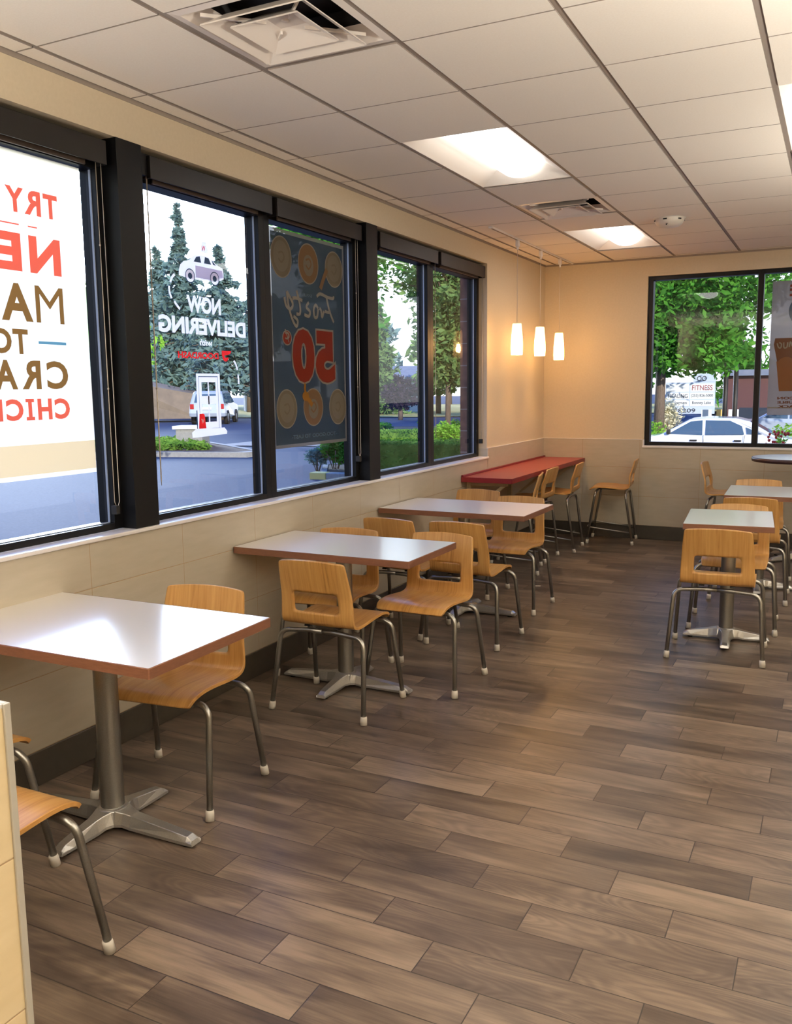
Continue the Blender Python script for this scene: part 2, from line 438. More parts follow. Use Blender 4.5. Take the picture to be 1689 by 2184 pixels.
# black posts between the window bays
for k, (a, b) in enumerate(((-0.709, -0.553), (1.568, 1.724), (-2.99, -2.835))):
    struct(MB().box((-0.165, a, SILL), (0.004, b, HEAD)).build('trim_%d' % (4 + k), MT['black'], bevel=0.002))

# windows: frame, glass, glazing bead
def window(n, axis, a, b, wa_, wb_, z0, z1, p_in, p_gl, p_out, label, top=0.135, bot=0.03):
    """axis 1: window runs along y at x = p_*; axis 0: along x at y = p_*"""
    r = empty('window_%d' % n, kind='structure'); r['label'] = label
    def bx(mb, u0, u1, za, zb, q0, q1):
        if axis == 1: mb.box((q0, u0, za), (q1, u1, zb))
        else: mb.box((u0, q0, za), (u1, q1, zb))
    f = MB()
    bx(f, a, a + wa_, z0, z1, p_out, p_in); bx(f, b - wb_, b, z0, z1, p_out, p_in)
    bx(f, a + wa_, b - wb_, z0, z0 + bot, p_out, p_in); bx(f, a + wa_, b - wb_, z1 - top, z1, p_out, p_in)
    # stop that steps back towards the glass
    s = 1 if p_in > p_gl else -1
    f.build('window_frame', MT['black'], r, bevel=0.0015)
    g = MB()
    u0, u1, v0, v1 = a + wa_ - 0.004, b - wb_ + 0.004, z0 + bot - 0.004, z1 - top + 0.004
    if axis == 1: g.quad((p_gl, u0, v0), (p_gl, u1, v0), (p_gl, u1, v1), (p_gl, u0, v1))
    else: g.quad((u0, p_gl, v0), (u1, p_gl, v0), (u1, p_gl, v1), (u0, p_gl, v1))
    g.build('glass_pane', MT['glass'], r)
    be = MB(); e = 0.011
    bx(be, b - wb_ - 0.004, b - wb_ + 0.0005, z0 + bot, z1 - top, p_gl + s * 0.002, p_gl + s * (0.002 + e))
    bx(be, a + wa_, b - wb_, z0 + bot - 0.0005, z0 + bot + 0.004, p_gl + s * 0.002, p_gl + s * (0.002 + e))
    be.build('glazing_bead', MT['bead'], r)
    return r
wins = [(-2.835, -1.78, .067, .055), (-1.78, -.709, .055, .048), (-.553, .503, .067, .050), (.503, 1.568, .055, .046), (1.724, 2.776, .067, .052), (2.776, 3.838, .056, .050)]
wlab = ['window left of the bright poster', 'window with the bright backlit poster', 'window with the white delivery decal', 'window with the dark hanging poster', 'window next to the second black post', 'last window on the left wall, beside the pendants']
for k, (a, b, c, d) in enumerate(wins):
    window(k + 1, 1, a, b, c, d, SILL, HEAD, -0.08, -0.12, -0.175, wlab[k])
for k, (a, b) in enumerate(((1.085, 2.147), (2.147, 3.205))):
    window(7 + k, 0, a, b, 0.045 if k == 0 else .026, .026 if k == 0 else .045, bz0, HEAD, D + 0.03, D + 0.07, D + 0.13,
           ['back wall window with the big tree behind', 'back wall window with the burger poster'][k], top=0.04, bot=0.035)

# half wall in the near left corner
pw = empty('wall_partition', kind='structure')
MB().box((1.455, NY, 0.0), (1.5605, -2.712, 1.040)).build('partition_core', MT['tile_p'], pw)
MB().box((1.4445, NY, 1.040), (1.5605, -2.712, 1.048)).build('cap', MT['white_trim'], pw, bevel=0.001)
MB().box((1.4445, -2.712, 0), (1.5604, -2.700, 1.048)).box((1.5605, -2.7140, 0.0), (1.5665, -2.700, 1.048)).build('edge_trim', MT['alu'], pw, bevel=0.0015)
# ------------------------------------------------------------------ moulded ply shell (seat + back, one slot)
def shell_meshes(zfun):
    """returns (seat mesh, backrest mesh); zfun maps the chair's heights to this piece's"""
    # profile: y, z, half width, zone (0 seat, 1 back)
    pr = [(0.205, .424, .192), (0.196, .438, .198), (0.170, .451, .202), (0.110, .458, .204), (0.03, .453, .205), (-0.05, .445, .205), (-0.120, .439, .205),
          (-0.168, .446, .205), (-0.190, .472, .2045), (-0.196, .520, .203), (-0.199, .553, .202), (-0.208, .594, .200), (-0.214, .624, .198),
          (-0.226, .670, .195), (-0.239, .722, .1905), (-0.249, .768, .186), (-0.2525, .789, .183)]
    cols = [-1, -.87, -.64, -.47, -.22, 0, .22, .47, .64, .87, 1]
    S0, S1 = 9, 12        # slot rows
    bm = bmesh.new(); G = []
    for i, (y, z, w) in enumerate(pr):
        row = []
        for c in cols:
            yy = y; z2 = z
            if i >= 9: yy = y + 0.016 * c * c * min(1, (z - .5) / .1) * 1.0
            if i >= 13: z2 = z - (0.012 * c * c) * (i - 12) / 4
            if i < 8: z2 = z + 0.003 * c * c * min(1, i / 3)
            row.append(bm.verts.new((c * w, yy, zfun(z2))))
        G.append(row)
    for i in range(len(pr) - 1):
        for k in range(len(cols) - 1):
            if S0 <= i < S1 and 2 <= k < 8: continue
            bm.faces.new((G[i][k], G[i][k + 1], G[i + 1][k + 1], G[i + 1][k]))
    me = bpy.data.meshes.new('tmp'); bm.to_mesh(me); bm.free()
    o = bpy.data.objects.new('tmp', me); COL.objects.link(o)
    m = o.modifiers.new('s', 'SUBSURF'); m.levels = 2; m.render_levels = 2
    m = o.modifiers.new('t', 'SOLIDIFY'); m.thickness = 0.0125; m.offset = -1; m.use_even_offset = True; m.material_offset_rim = 1
    me.materials.append(MT['wood']); me.materials.append(MT['ply'])
    dg = bpy.context.evaluated_depsgraph_get(); dg.update()
    big = bpy.data.meshes.new_from_object(o.evaluated_get(dg))
    bpy.data.objects.remove(o)
    out = []
    for part in (0, 1):
        bm = bmesh.new(); bm.from_mesh(big)
        kill = []
        for f in bm.faces:
            c = f.calc_center_median()
            back = (c.y < -0.160)
            if back != (part == 1): kill.append(f)
        bmesh.ops.delete(bm, geom=kill, context='FACES')
        for f in bm.faces: f.smooth = f.material_index == 0
        m2 = bpy.data.meshes.new('seat' if part == 0 else 'backrest'); bm.to_mesh(m2); bm.free()
        m2.materials.clear(); m2.materials.append(MT['wood']); m2.materials.append(MT['ply'])
        out.append(m2)
    return out

def mesh_obj(name, me, parent):
    o = bpy.data.objects.new(name, me); COL.objects.link(o); o.parent = parent; return o

def make_chair(name, zfun, footx, footy, ztop, r, stool=False):
    t = empty(name)
    s, b = shell_meshes(zfun)
    mesh_obj('seat', s, t); mesh_obj('backrest', b, t)
    for sy in (1, -1):
        for sx in (1, -1):
            tx, ty = 0.185, (0.145 if sy > 0 else -0.152)
            zt = ztop + (0.0 if sy > 0 else -0.018)
            pts = bend_path([(sx * footx, sy * footy, 0.012), (sx * (tx + 0.052), ty, zt - 0.006), (sx * 0.08, ty * 0.93, zt + 0.004), (sx * -0.002, ty * 0.92, zt + 0.004)], [0.055, 0.2])
            lg = MB().tube(pts, r, 12).build('leg', MT['metal'], t)
            d = (Vector((tx + 0.052, ty, zt)) - Vector((footx, sy * footy, 0.0))).normalized()
            d = Vector((sx * d.x, d.y, d.z)); p = Vector((sx * footx, sy * footy, 0.0))
            cp = MB().tube([p + Vector((0, 0, 0.0005)), p + d * 0.030, p + d * 0.040, p + d * 0.0405], r + 0.004, 14, radii=[r + 0.005, r + 0.0045, r + 0.003, r + 0.0005]).build('foot_cap', MT['glide'], lg)
    for q in (-.10, .07): MB().box((q, -0.150, ztop + 0.006), (q + .03, 0.135, ztop + 0.014)).build('seat_bracket', MT['dark'], t, bevel=0.002)
    if stool:
        za, zb = 0.175, 0.125
        lx = lambda z: footx + (0.237 - footx) * z / ztop
        ly = lambda z: footy - (footy - 0.15) * z / ztop
        pts = bend_path([(-lx(zb), -ly(zb), zb), (-lx(za) - .004, ly(za) + .022, za), (lx(za) + .004, ly(za) + .022, za), (lx(zb), -ly(zb), zb)], [0.05, 0.05])
        MB().tube(pts, 0.0065, 8).build('footrest', MT['metal'], t)
    return t

chair0 = make_chair('dining_chair', lambda z: z, 0.265, 0.215, 0.428, 0.0122)
stool0 = make_chair('bar_stool', lambda z: 0.574 + (z - .455) * 0.87, 0.205, 0.228, 0.545, 0.0118, True)

def place(src, used, x, y, deg, label, cat, group):
    o = src if not used else copy_tree(src)
    o.location = (x, y, 0); o.rotation_euler = (0, 0, math.radians(deg))
    for k in ('label', 'category', 'group'):
        if k in o: del o[k]
    tag(o, label, cat, group); used.append(1); return o

used = []
CH = [
 (0.557, -1.112, 186.5, 'wooden chair tucked under the far side of the nearest window table'),
 (0.650, -0.008, 0.0, 'slotted wooden chair, back to us, at the near side of the middle window table'),
 (0.352, 0.465, 186.0, 'wooden chair beside the wall on the far side of the middle window table'),
 (0.905, 0.518, 179.5, 'wooden chair on the aisle at the far side of the middle window table'),
 (0.375, 1.375, -5.0, 'wooden chair by the wall on the near side of the farthest window table'),
 (0.824, 1.397, -2.0, 'wooden chair by the aisle, back towards us, at the farthest window table'),
 (0.305, 2.60, 178.0, 'wooden chair by the wall between the farthest window table and red counter'),
 (0.764, 2.300, 178.5, 'wooden chair facing us over the farthest window table, on the aisle'),
 (2.290, 1.700, 2.5, 'wooden chair with its slotted back to us at the near small right-hand table'),
 (2.312, 2.405, 182.5, 'wooden chair facing us across the nearer small right-hand table'),
 (2.335, 3.285, 1.0, 'wooden chair with back to us at the near side of the farther right-hand table'),
 (2.310, 4.165, 184.0, 'wooden chair facing us behind the farther right-hand table'),
 (0.298, -1.985, 0.0, 'wooden chair next to the window wall, mostly hidden behind the half wall'),
 (0.812, -2.255, 0.0, 'wooden chair whose pale seat corner pokes out beside the tiled half wall'),
]
for x, y, a, lb in CH: place(chair0, used, x, y, a, lb, 'chair', 'slotted ply chairs at the tables')
used = []
ST = [
 (0.376, 3.520, 103.0, 'bar stool at the near end of the red counter'),
 (0.318, 4.113, 90.0, 'middle bar stool of the three at the red counter, wide slot showing'),
 (0.416, 4.690, 93.6, 'bar stool at the red counter closest to the back wall'),
 (0.830, 5.318, 96.0, 'bar stool standing alone at the back wall, its seat pointing to the red counter'),
 (1.975, 5.150, -92.0, 'bar stool by the back wall turned towards the round high table'),
]
for x, y, a, lb in ST: place(stool0, used, x, y, a, lb, 'bar stool', 'counter-height ply stools')

# ------------------------------------------------------------------ tables
def make_base(t, ax, ay, cx, cy, rz, ztop):
    col = MB().lathe([(0.043, 0.066), (0.043, ztop - 0.036)], (cx, cy, 0), 28).build('column', MT['metal'], t)
    MB().box((cx - .19, cy - .035, ztop - .040), (cx + .19, cy + .035, ztop - 0.0345)).box((cx - .035, cy - .16, ztop - .040), (cx + .035, cy + .16, ztop - 0.0345)).build('mounting_plate', MT['dark'], t)
    b = MB(); gl = []
    for k, L in enumerate((ax, ay, ax, ay)):
        a = rz + k * PI / 2; M = Matrix.Translation((cx, cy, 0)) @ Matrix.Rotation(a, 4, 'Z')
        secs = [(0.0, .060, .045, .078), (0.05, .050, .036, .076), (0.075, .038, .027, .072), (0.105, .031, .021, .066), (L * .8, .029, .018, .048), (L - .028, .028, .017, .042), (L - .008, .027, .015, .030), (L, .026, .020, .013)]
        vs = []; fs = []
        for (x, wb2, wt2, h) in secs:
            zb = 0.012 if x > .1 else 0.02
            vs += [(x, -wb2, zb), (x, -wb2, zb + .012), (x, -wt2, h), (x, wt2, h), (x, wb2, zb + .012), (x, wb2, zb)]
        for i in range(len(secs) - 1):
            for j in range(6):
                q0, q1 = i * 6 + j, i * 6 + (j + 1) % 6
                fs.append((q0, q1, q1 + 6, q0 + 6))
        fs.append(tuple(range((len(secs) - 1) * 6, len(secs) * 6)))
        sub = MB().add(vs, fs); sub.xform(M)
        b.add(sub.v, sub.f, 0, False)
        gl.append(M @ Vector((L - .045, 0, 0)))
    b.lathe([(0.0, .081), (.048, .081), (.058, .074), (.062, .05), (.060, .022)], (cx, cy, 0), 28)
    bo = b.build('pedestal_base', MT['base_metal'], t, bevel=0.003)
    for p in gl:
        MB().lathe([(.0, .0), (.016, .0), (.017, .013), (0, .013)], p, 14).build('glide', MT['dark'], bo)
    return bo

def rounded_rect(x0, x1, y0, y1, r, n=5):
    P = []
    for cx, cy, a0 in ((x1 - r, y1 - r, 0), (x0 + r, y1 - r, PI / 2), (x0 + r, y0 + r, PI), (x1 - r, y0 + r, 1.5 * PI)):
        for k in range(n + 1): P.append((cx + r * math.cos(a0 + k * PI / 2 / n), cy + r * math.sin(a0 + k * PI / 2 / n)))
    return P

def make_table(x, y, w, d, rz, z, base, label, group, arms=(0.39, 0.272), brz=0.0):
    t = empty('dining_table', (x, y, 0), 0, label, 'table', group)
    R_ = Matrix.Rotation(rz, 4, 'Z')
    P = rounded_rect(-w / 2, w / 2, -d / 2, d / 2, 0.006, 3)
    m = MB().prism([(p[0] * (1 - .006 / w), p[1] * (1 - .006 / d)) for p in P], 2, z - 0.033, z); m.xform(R_)
    m.build('tabletop', MT['top'], t)
    e = MB(); n = len(P)
    vs = []
    for p in P: vs += [(p[0], p[1], z - 0.0345), (p[0], p[1], z - 0.0022), (p[0] * (1 - .0044 / w), p[1] * (1 - .0044 / d), z + 0.0004), (p[0] * (1 - .012 / w), p[1] * (1 - .012 / d), z - 0.0345)]
    fs = []
    for i in range(n):
        j = (i + 1) % n
        fs += [(i * 4, j * 4, j * 4 + 1, i * 4 + 1), (i * 4 + 1, j * 4 + 1, j * 4 + 2, i * 4 + 2), (j * 4, i * 4, i * 4 + 3, j * 4 + 3)]
    e.add(vs, fs); e.xform(R_); e.build('edge_band', MT['edge'], t)
    make_base(t, arms[0], arms[1], base[0], base[1], brz, z)
    return t
TG = 'white topped pedestal tables with brown edges'
make_table(0.524, -1.482, 1.056, 0.655, math.radians(.8), .772, (0.535 - .524, -1.470 + 1.482), 'nearest long white table at the window wall, with the bright glare on it', TG)
make_table(0.538, 0.288, 1.046, 0.595, 0.0, .772, (0.548 - .538, 0.250 - .288), 'middle long white table against the window wall', TG)
make_table(0.560, 1.962, 1.075, 0.640, math.radians(-.6), .772, (0.535 - .56, 1.985 - 1.962), 'farthest long white table along the windows, just before the red counter', TG)
make_table(2.297, 2.086, 0.513, 0.705, math.radians(4.6), .772, (0.012, -.075), 'nearer small white table at the right edge of the room', TG, (0.258, 0.258), math.radians(5))
make_table(2.375, 3.640, 0.513, 0.735, math.radians(2.0), .772, (0.0, -.03), 'farther small white table on the right, in front of the round high table', TG, (0.258, 0.258), math.radians(3))

rt = empty('round_table', (2.555, 4.955, 0), 0, 'round high pedestal table with dark rim below the burger poster window', 'table')
MB().lathe([(0, .909), (.366, .909), (.366, .9435), (0, .9435)], n=48, smooth=False).build('tabletop', MT['round_top'], rt)
MB().lathe([(.360, .905), (.370, .908), (.374, .926), (.371, .9425), (.364, .9440)], n=48).build('edge_band', MT['round_edge'], rt)
make_base(rt, 0.30, 0.30, 0.045, 0, math.radians(45), .943)

# red wall counter
ct = empty('wall_counter', (0, 3.2, 0), 0, 'long red wall counter in the far left corner', 'counter')
MB().box((0.0105, 0.0, 0.800), (0.466, D - 3.2 - .010, 0.842)).build('worktop', MT['red'], ct, bevel=0.003)
MB().box((0.0105, 0.0, 0.8425), (0.028, D - 3.2 - .010, 0.858)).build('backsplash', MT['red_dark'], ct, bevel=0.002)
MB().box((0.0105, -.0025, 0.7995), (0.468, 0.0, 0.8415)).box((0.4662, -.0025, 0.7995), (0.4687, D - 3.2 - .012, 0.8415)).build('front_edge', MT['red_dark'], ct)
for k, yy in enumerate((0.12, 1.2, 2.22)):
    m = MB()
    m.box((0.0095, yy, 0.50), (0.045, yy + .04, 0.799)).box((0.045, yy, 0.760), (0.38, yy + .04, 0.799))
    m.prism([(0.045, .53), (0.075, .53), (0.36, .755), (0.32, .758)], 1, yy + .006, yy + .034)
    m.build('bracket', MT['bracket'], ct, bevel=0.003)
# ------------------------------------------------------------------ ceiling fittings
MT['lens'] = emis('troffer_lens', (255, 252, 248), LENS)
def troffer(i, j, label, lit=True):
    x0, x1, y0, y1 = GX(i) + .0125, GX(i + 1) - .0125, GY(j) + .010, GY(j + 2) - .010
    cx, cy = (x0 + x1) / 2, (y0 + y1) / 2
    t = empty('ceiling_light', (cx, cy, H), 0, label, 'ceiling light', 'recessed ceiling lights')
    a, b = (x1 - x0) / 2, (y1 - y0) / 2
    for s in (1, -1):
        m = MB(); m.quad((s * a, -b, 0), (s * a, b, 0), (s * .145, b - .11, .085), (s * .145, -b + .11, .085))
        m.build('side_reflector', MT['reflector'], t)
    for s in (1, -1):
        m = MB(); m.quad((-a, s * b, 0), (a, s * b, 0), (.145, s * (b - .11), .085), (-.145, s * (b - .11), .085))
        m.build('end_plate', MT['reflector'], t)
    m = MB(); n = 14; vs = []; fs = []
    for yy, sc in ((-b + .085, .93), (-b + .10, 1.0), (b - .10, 1.0), (b - .085, .93)):
        for k in range(n + 1):
            an = PI * k / n
            vs.append((.135 * sc * math.cos(an), yy, .083 - .076 * sc * math.sin(an)))
    w = n + 1
    for r_ in range(3):
        for k in range(n): fs.append((r_ * w + k, r_ * w + k + 1, (r_ + 1) * w + k + 1, (r_ + 1) * w + k))
    fs.append(tuple(range(w))); fs.append(tuple(range(4 * w - 1, 3 * w - 1, -1)))
    m.add(vs, fs, 0, True); m.build('lens', MT['lens'], t)
    MB().box((-.16, -b + .06, .088), (.16, b - .06, .12)).build('housing', MT['vent'], t)
    return t
tl_ = {(1, 1): 'lit recessed ceiling light nearest over the windows', (1, 6): 'small looking lit ceiling light near the back wall',
       (4, 1): 'recessed ceiling light at the right edge of the picture'}
for i, j in TROFFERS: troffer(i, j, tl_.get((i, j), 'recessed ceiling light added out of view to brighten the room'))  # the rest are unseen, added for more light on the ceiling

def vent(i, j, label):
    cx, cy = GX(i) + .305, GY(j) + .305
    t = empty('ceiling_vent', (cx, cy, H), 0, label, 'vent', 'square ceiling air diffusers')
    def ring(a0, z0, a1, z1):
        c0 = [(-a0, -a0, z0), (a0, -a0, z0), (a0, a0, z0), (-a0, a0, z0)]; c1 = [(-a1, -a1, z1), (a1, -a1, z1), (a1, a1, z1), (-a1, a1, z1)]
        return c0 + c1, [(k, (k + 1) % 4, (k + 1) % 4 + 4, k + 4) for k in range(4)]
    f = MB(); f.add(*ring(.293, -.002, .262, -.005)); f.add(*ring(.262, -.005, .205, .045)); f.add(*ring(.293, -.002, .293, .01))
    f.build('outer_flange', MT['vent'], t)
    c = MB(); c.add(*ring(.215, -.030, .150, .012)); c.add(*ring(.215, -.030, .213, -.024)); c.add(*ring(.213, -.024, .150, .020)); c.build('cone_ring', MT['vent'], t)
    c = MB(); c.add(*ring(.140, -.026, .055, .022)); c.add([(-.055, -.055, .022), (.055, -.055, .022), (.055, .055, .022), (-.055, .055, .022)], [(0, 1, 2, 3)]); c.add(*ring(.140, -.026, .138, -.020)); c.add(*ring(.138, -.020, .06, .03))
    c.lathe([(.0, .018), (.012, .018), (.014, .022)], (0, 0, 0), 12)
    c.build('centre_cone', MT['vent'], t)
    d = MB(); d.box((-.23, -.23, .115), (.23, .23, .125)); d.add(*ring(.262, .03, .23, .12)); d.build('duct_box', MT['duct'], t)
    for k in range(4):
        s = MB()
        M = Matrix.Rotation(k * PI / 2 + PI / 4, 4, 'Z')
        sub = MB().box((.07, -.004, .0), (.30, .004, .012)); sub.xform(M); s.add(sub.v, sub.f)
        s.build('vane_support', MT['vent'], t)
vent(1, -2, 'large square ceiling vent at the top of the picture')
vent(1, 4, 'small square ceiling vent between the two lit ceiling lights')
vent(6, -2, 'square ceiling vent outside the photo to the right')

# white alarm strobe
al = empty('smoke_alarm', (1.628, 3.505, H), 0, 'white round alarm on the ceiling right of the far light', 'alarm')
MB().lathe([(.0, -.012), (.118, -.012), (.122, -.007)], n=36).build('base_plate', MT['smoke'], al)
MB().lathe([(.112, -.012), (.110, -.030), (.098, -.052), (.075, -.068), (.04, -.076), (0, -.078)], n=36).build('cover', MT['smoke'], al)
m = MB()
for k in range(6):
    a = k * PI / 3 + .4
    M = Matrix.Rotation(a, 4, 'Z'); sub = MB().box((.106, -.014, -.030), (.113, .014, -.020)); sub.xform(M); m.add(sub.v, sub.f)
m.box((-.004, -.092, -.060), (.004, -.070, -.048)).box((-.010, -.088, -.0665), (-.002, -.068, -.058))
m.build('vent_slot', MT['dark'], al)

# pendants on a track
tk = empty('light_track', (0.30, 3.12, H), 0, 'slim white ceiling track carrying three pendants', 'light track')
MB().box((-.018, 0, -.020), (.018, 2.42, -.0075)).build('rail', MT['white_trim'], tk, bevel=0.002)
MB().box((-.007, .03, -.0212), (.007, 2.39, -.0200)).build('rail_slot', MT['tee'], tk)
def shade_mat():
    m = bpy.data.materials.new('frosted_glass_shade'); m.use_nodes = True; t = NT(m)
    t.t.nodes.remove(t.b); out = t.t.nodes['Material Output']
    tl = t.n('ShaderNodeBsdfTranslucent'); tl.inputs[0].default_value = (1.0, .93, .84, 1)
    tp = t.n('ShaderNodeBsdfTransparent'); tp.inputs[0].default_value = (1, .95, .88, 1)
    d = t.n('ShaderNodeBsdfDiffuse'); d.inputs[0].default_value = (.9, .87, .84, 1)
    m1 = t.n('ShaderNodeMixShader'); m1.inputs[0].default_value = .25; t.l(tl.outputs[0], m1.inputs[1]); t.l(d.outputs[0], m1.inputs[2])
    m2 = t.n('ShaderNodeMixShader'); m2.inputs[0].default_value = .12; t.l(m1.outputs[0], m2.inputs[1]); t.l(tp.outputs[0], m2.inputs[2])
    t.l(m2.outputs[0], out.inputs[0]); return m
MT['shade'] = shade_mat()
MT['bulb'] = emis('warm_bulb', (255, 196, 120), BULB)
for k, (px, py, zt, zb) in enumerate(((.300, 3.79, 2.158, 1.884), (.300, 4.46, 2.166, 1.894), (.300, 5.10, 2.142, 1.872))):
    p = empty('pendant_lamp', (px, py, zb), 0, ['pendant lamp with frosted glass shade hanging nearest the window', 'middle one of the three frosted pendant lamps', 'frosted pendant lamp hanging closest to the back wall'][k], 'pendant lamp', 'frosted pendants on the track')
    h = zt - zb
    MB().lathe([(.038, h), (.041, h - .01), (.050, h * .45), (.0525, h * .2), (.050, 0.004), (.048, 0)], n=28).build('shade', MT['shade'], p)
    MB().lathe([(0, h + .002), (.037, h + .002), (.039, h - .003)], n=24).build('shade_top', MT['vent'], p)
    MB().tube([(0, 0, h), (0.001, 0.001, h + .2), (-.001, 0, h + .4), (0, 0, H - zb - .10)], .0022, 6).build('cord', MT['cord'], p)
    MB().box((-.014, -.020, H - zb - .075), (.014, .020, H - zb - .0215)).lathe([(.009, H - zb - .10), (.011, H - zb - .075)], n=12).build('track_adapter', MT['white_trim'], p, bevel=0.003)
    MB().lathe([(0, .155), (.012, .15), (.016, .13), (.024, .10), (.026, .08), (.018, .06), (0, .053)], n=16).build('bulb', MT['bulb'], p)

# ------------------------------------------------------------------ roller blinds
BL = [(-1.755, -.750, 'black blind box over the bright poster window'), (-.478, .503, 'black blind box above the delivery decal window'), (.553, 1.541, 'black blind box above the dark poster'),
      (1.806, 2.795, 'black blind box right of the second post'), (2.853, 3.832, 'black blind box at the far end of the window wall'), (-2.80, -1.80, 'black blind box outside the photo at the near end')]
CHN = [(-.790, -.760, 1.075), (-.478, -.474, 1.15), (1.497, 1.525, 1.135), (2.788, 2.791, 1.2), (3.825, 3.83, 1.12), (-2.79, -2.76, 1.1)]
for (a, b, lb), (c1, c2, zc) in zip(BL, CHN):
    r = empty('roller_blind', (-.03, a, 2.575), 0, lb, 'blind', 'black roller blind boxes along the windows')
    L = b - a; m = MB()
    m.box((.007, 0, 0), (.015, L, .100)).box((-.048, 0, .092), (.007, L, .100)).box((-.048, .0, 0), (.007, .004, .092)).box((-.048, L - .004, 0), (.007, L, .092))
    m.build('fascia', MT['val'], r, bevel=0.0015)
    MB().tube([(-.022, .008, .045), (-.022, L - .008, .045)], .030, 14).build('roller', MT['dark'], r)
    MB().box((-.030, .05, -.012), (-.018, L - .09, .010)).build('hem_bar', MT['val_bar'], r, bevel=0.003)
    ch = MB(); za = 0.01; zb = zc - 2.575
    ch.tube([(-.012, c1 - a, za), (-.012, c1 - a, zb + .03), (-.012, (c1 + c2) / 2 - a, zb), (-.012, c2 - a, zb + .03), (-.012, c2 - a, za)], .0019, 6)
    for k in range(2): ch.lathe([(0, -.006), (.004, -.003), (.004, .003), (0, .006)], (-.012, c1 - a, za - .35 - .62 * k), 8)
    ch.build('bead_chain', MT['chain'], r)
    if abs(a + .478) < .01 or abs(a - 1.806) < .01: continue
    MB().box((-.040, (c1 + c2) / 2 - a - .012, zb - .028), (-.006, (c1 + c2) / 2 - a + .012, zb + .012)).build('chain_holder', MT['dark'], r, bevel=0.003)
# dark bracket blocks beside two blind boxes are part of the frame
struct(MB().box((-.08, -.552, 2.585), (-.03, -.484, 2.68)).box((-.08, 1.725, 2.585), (-.03, 1.80, 2.68)).build('trim_7', MT['black']))

# scrap of paper on the floor
sc = MB().add([(0, 0, .001), (.05, .01, .0015), (.048, .022, .004), (.004, .018, .001)], [(0, 1, 2, 3)])
o = sc.build('paper_scrap', MT['paper'], None, loc=(.742, 2.97, 0)); tag(o, 'tiny white paper scrap on the floor beside the farthest window table', 'paper')

# unseen bowl lights behind and right of the camera, added to brighten the ceiling
MT['bowl'] = emis('added_fill_light', (255, 250, 238), UPL)
for k, (x, y) in enumerate(((.60, -3.7), (2.0, -5.2), (4.2, -4.4), (3.9, -1.4), (4.3, 1.6), (5.8, -2.8))):
    p = empty('added_bowl_light', (x, y, 1.88), 0, ['added bowl fill light behind the camera on the left', 'added bowl fill light straight behind the camera', 'added bowl fill light behind the camera on the right', 'added bowl fill light right of the camera', 'added bowl fill light level with the nearest window table, out of view on the right', 'added bowl fill light far to the right of the camera'][k], 'pendant lamp', 'added bowl fill lights, unseen')
    MB().lathe([(.0, 0), (.10, .012), (.19, .05), (.24, .11), (.25, .16), (.243, .16), (.232, .112), (.184, .058), (.10, .022), (0, .012)], n=32).build('bowl', MT['vent'], p)
    MB().lathe([(.0, .13), (.21, .13)], n=28).build('light_disc', MT['bowl'], p)
    MB().tube([(0, 0, .02), (0, 0, H - 1.88)], .006, 8).build('stem', MT['alu'], p)
# ------------------------------------------------------------------ lettering
def text_verts(body, bold=0.0, shear=0.0, spacing=1.0):
    cu = bpy.data.curves.new('txt', 'FONT'); cu.body = body; cu.offset = bold; cu.shear = shear; cu.space_character = spacing
    cu.fill_mode = 'FRONT'; cu.resolution_u = 4
    o = bpy.data.objects.new('txt', cu); COL.objects.link(o)
    dg = bpy.context.evaluated_depsgraph_get(); dg.update()
    me = bpy.data.meshes.new_from_object(o.evaluated_get(dg))
    vs = [(v.co.x, v.co.y) for v in me.vertices]; fs = [tuple(p.vertices) for p in me.polygons]
    bpy.data.objects.remove(o); bpy.data.curves.remove(cu); bpy.data.meshes.remove(me)
    return vs, fs
def fit(vs, u0, u1, v0, v1):
    a0 = min(v[0] for v in vs); a1 = max(v[0] for v in vs); b0 = min(v[1] for v in vs); b1 = max(v[1] for v in vs)
    return [(u0 + (x - a0) / (a1 - a0) * (u1 - u0), v0 + (y - b0) / (b1 - b0) * (v1 - v0)) for x, y in vs]
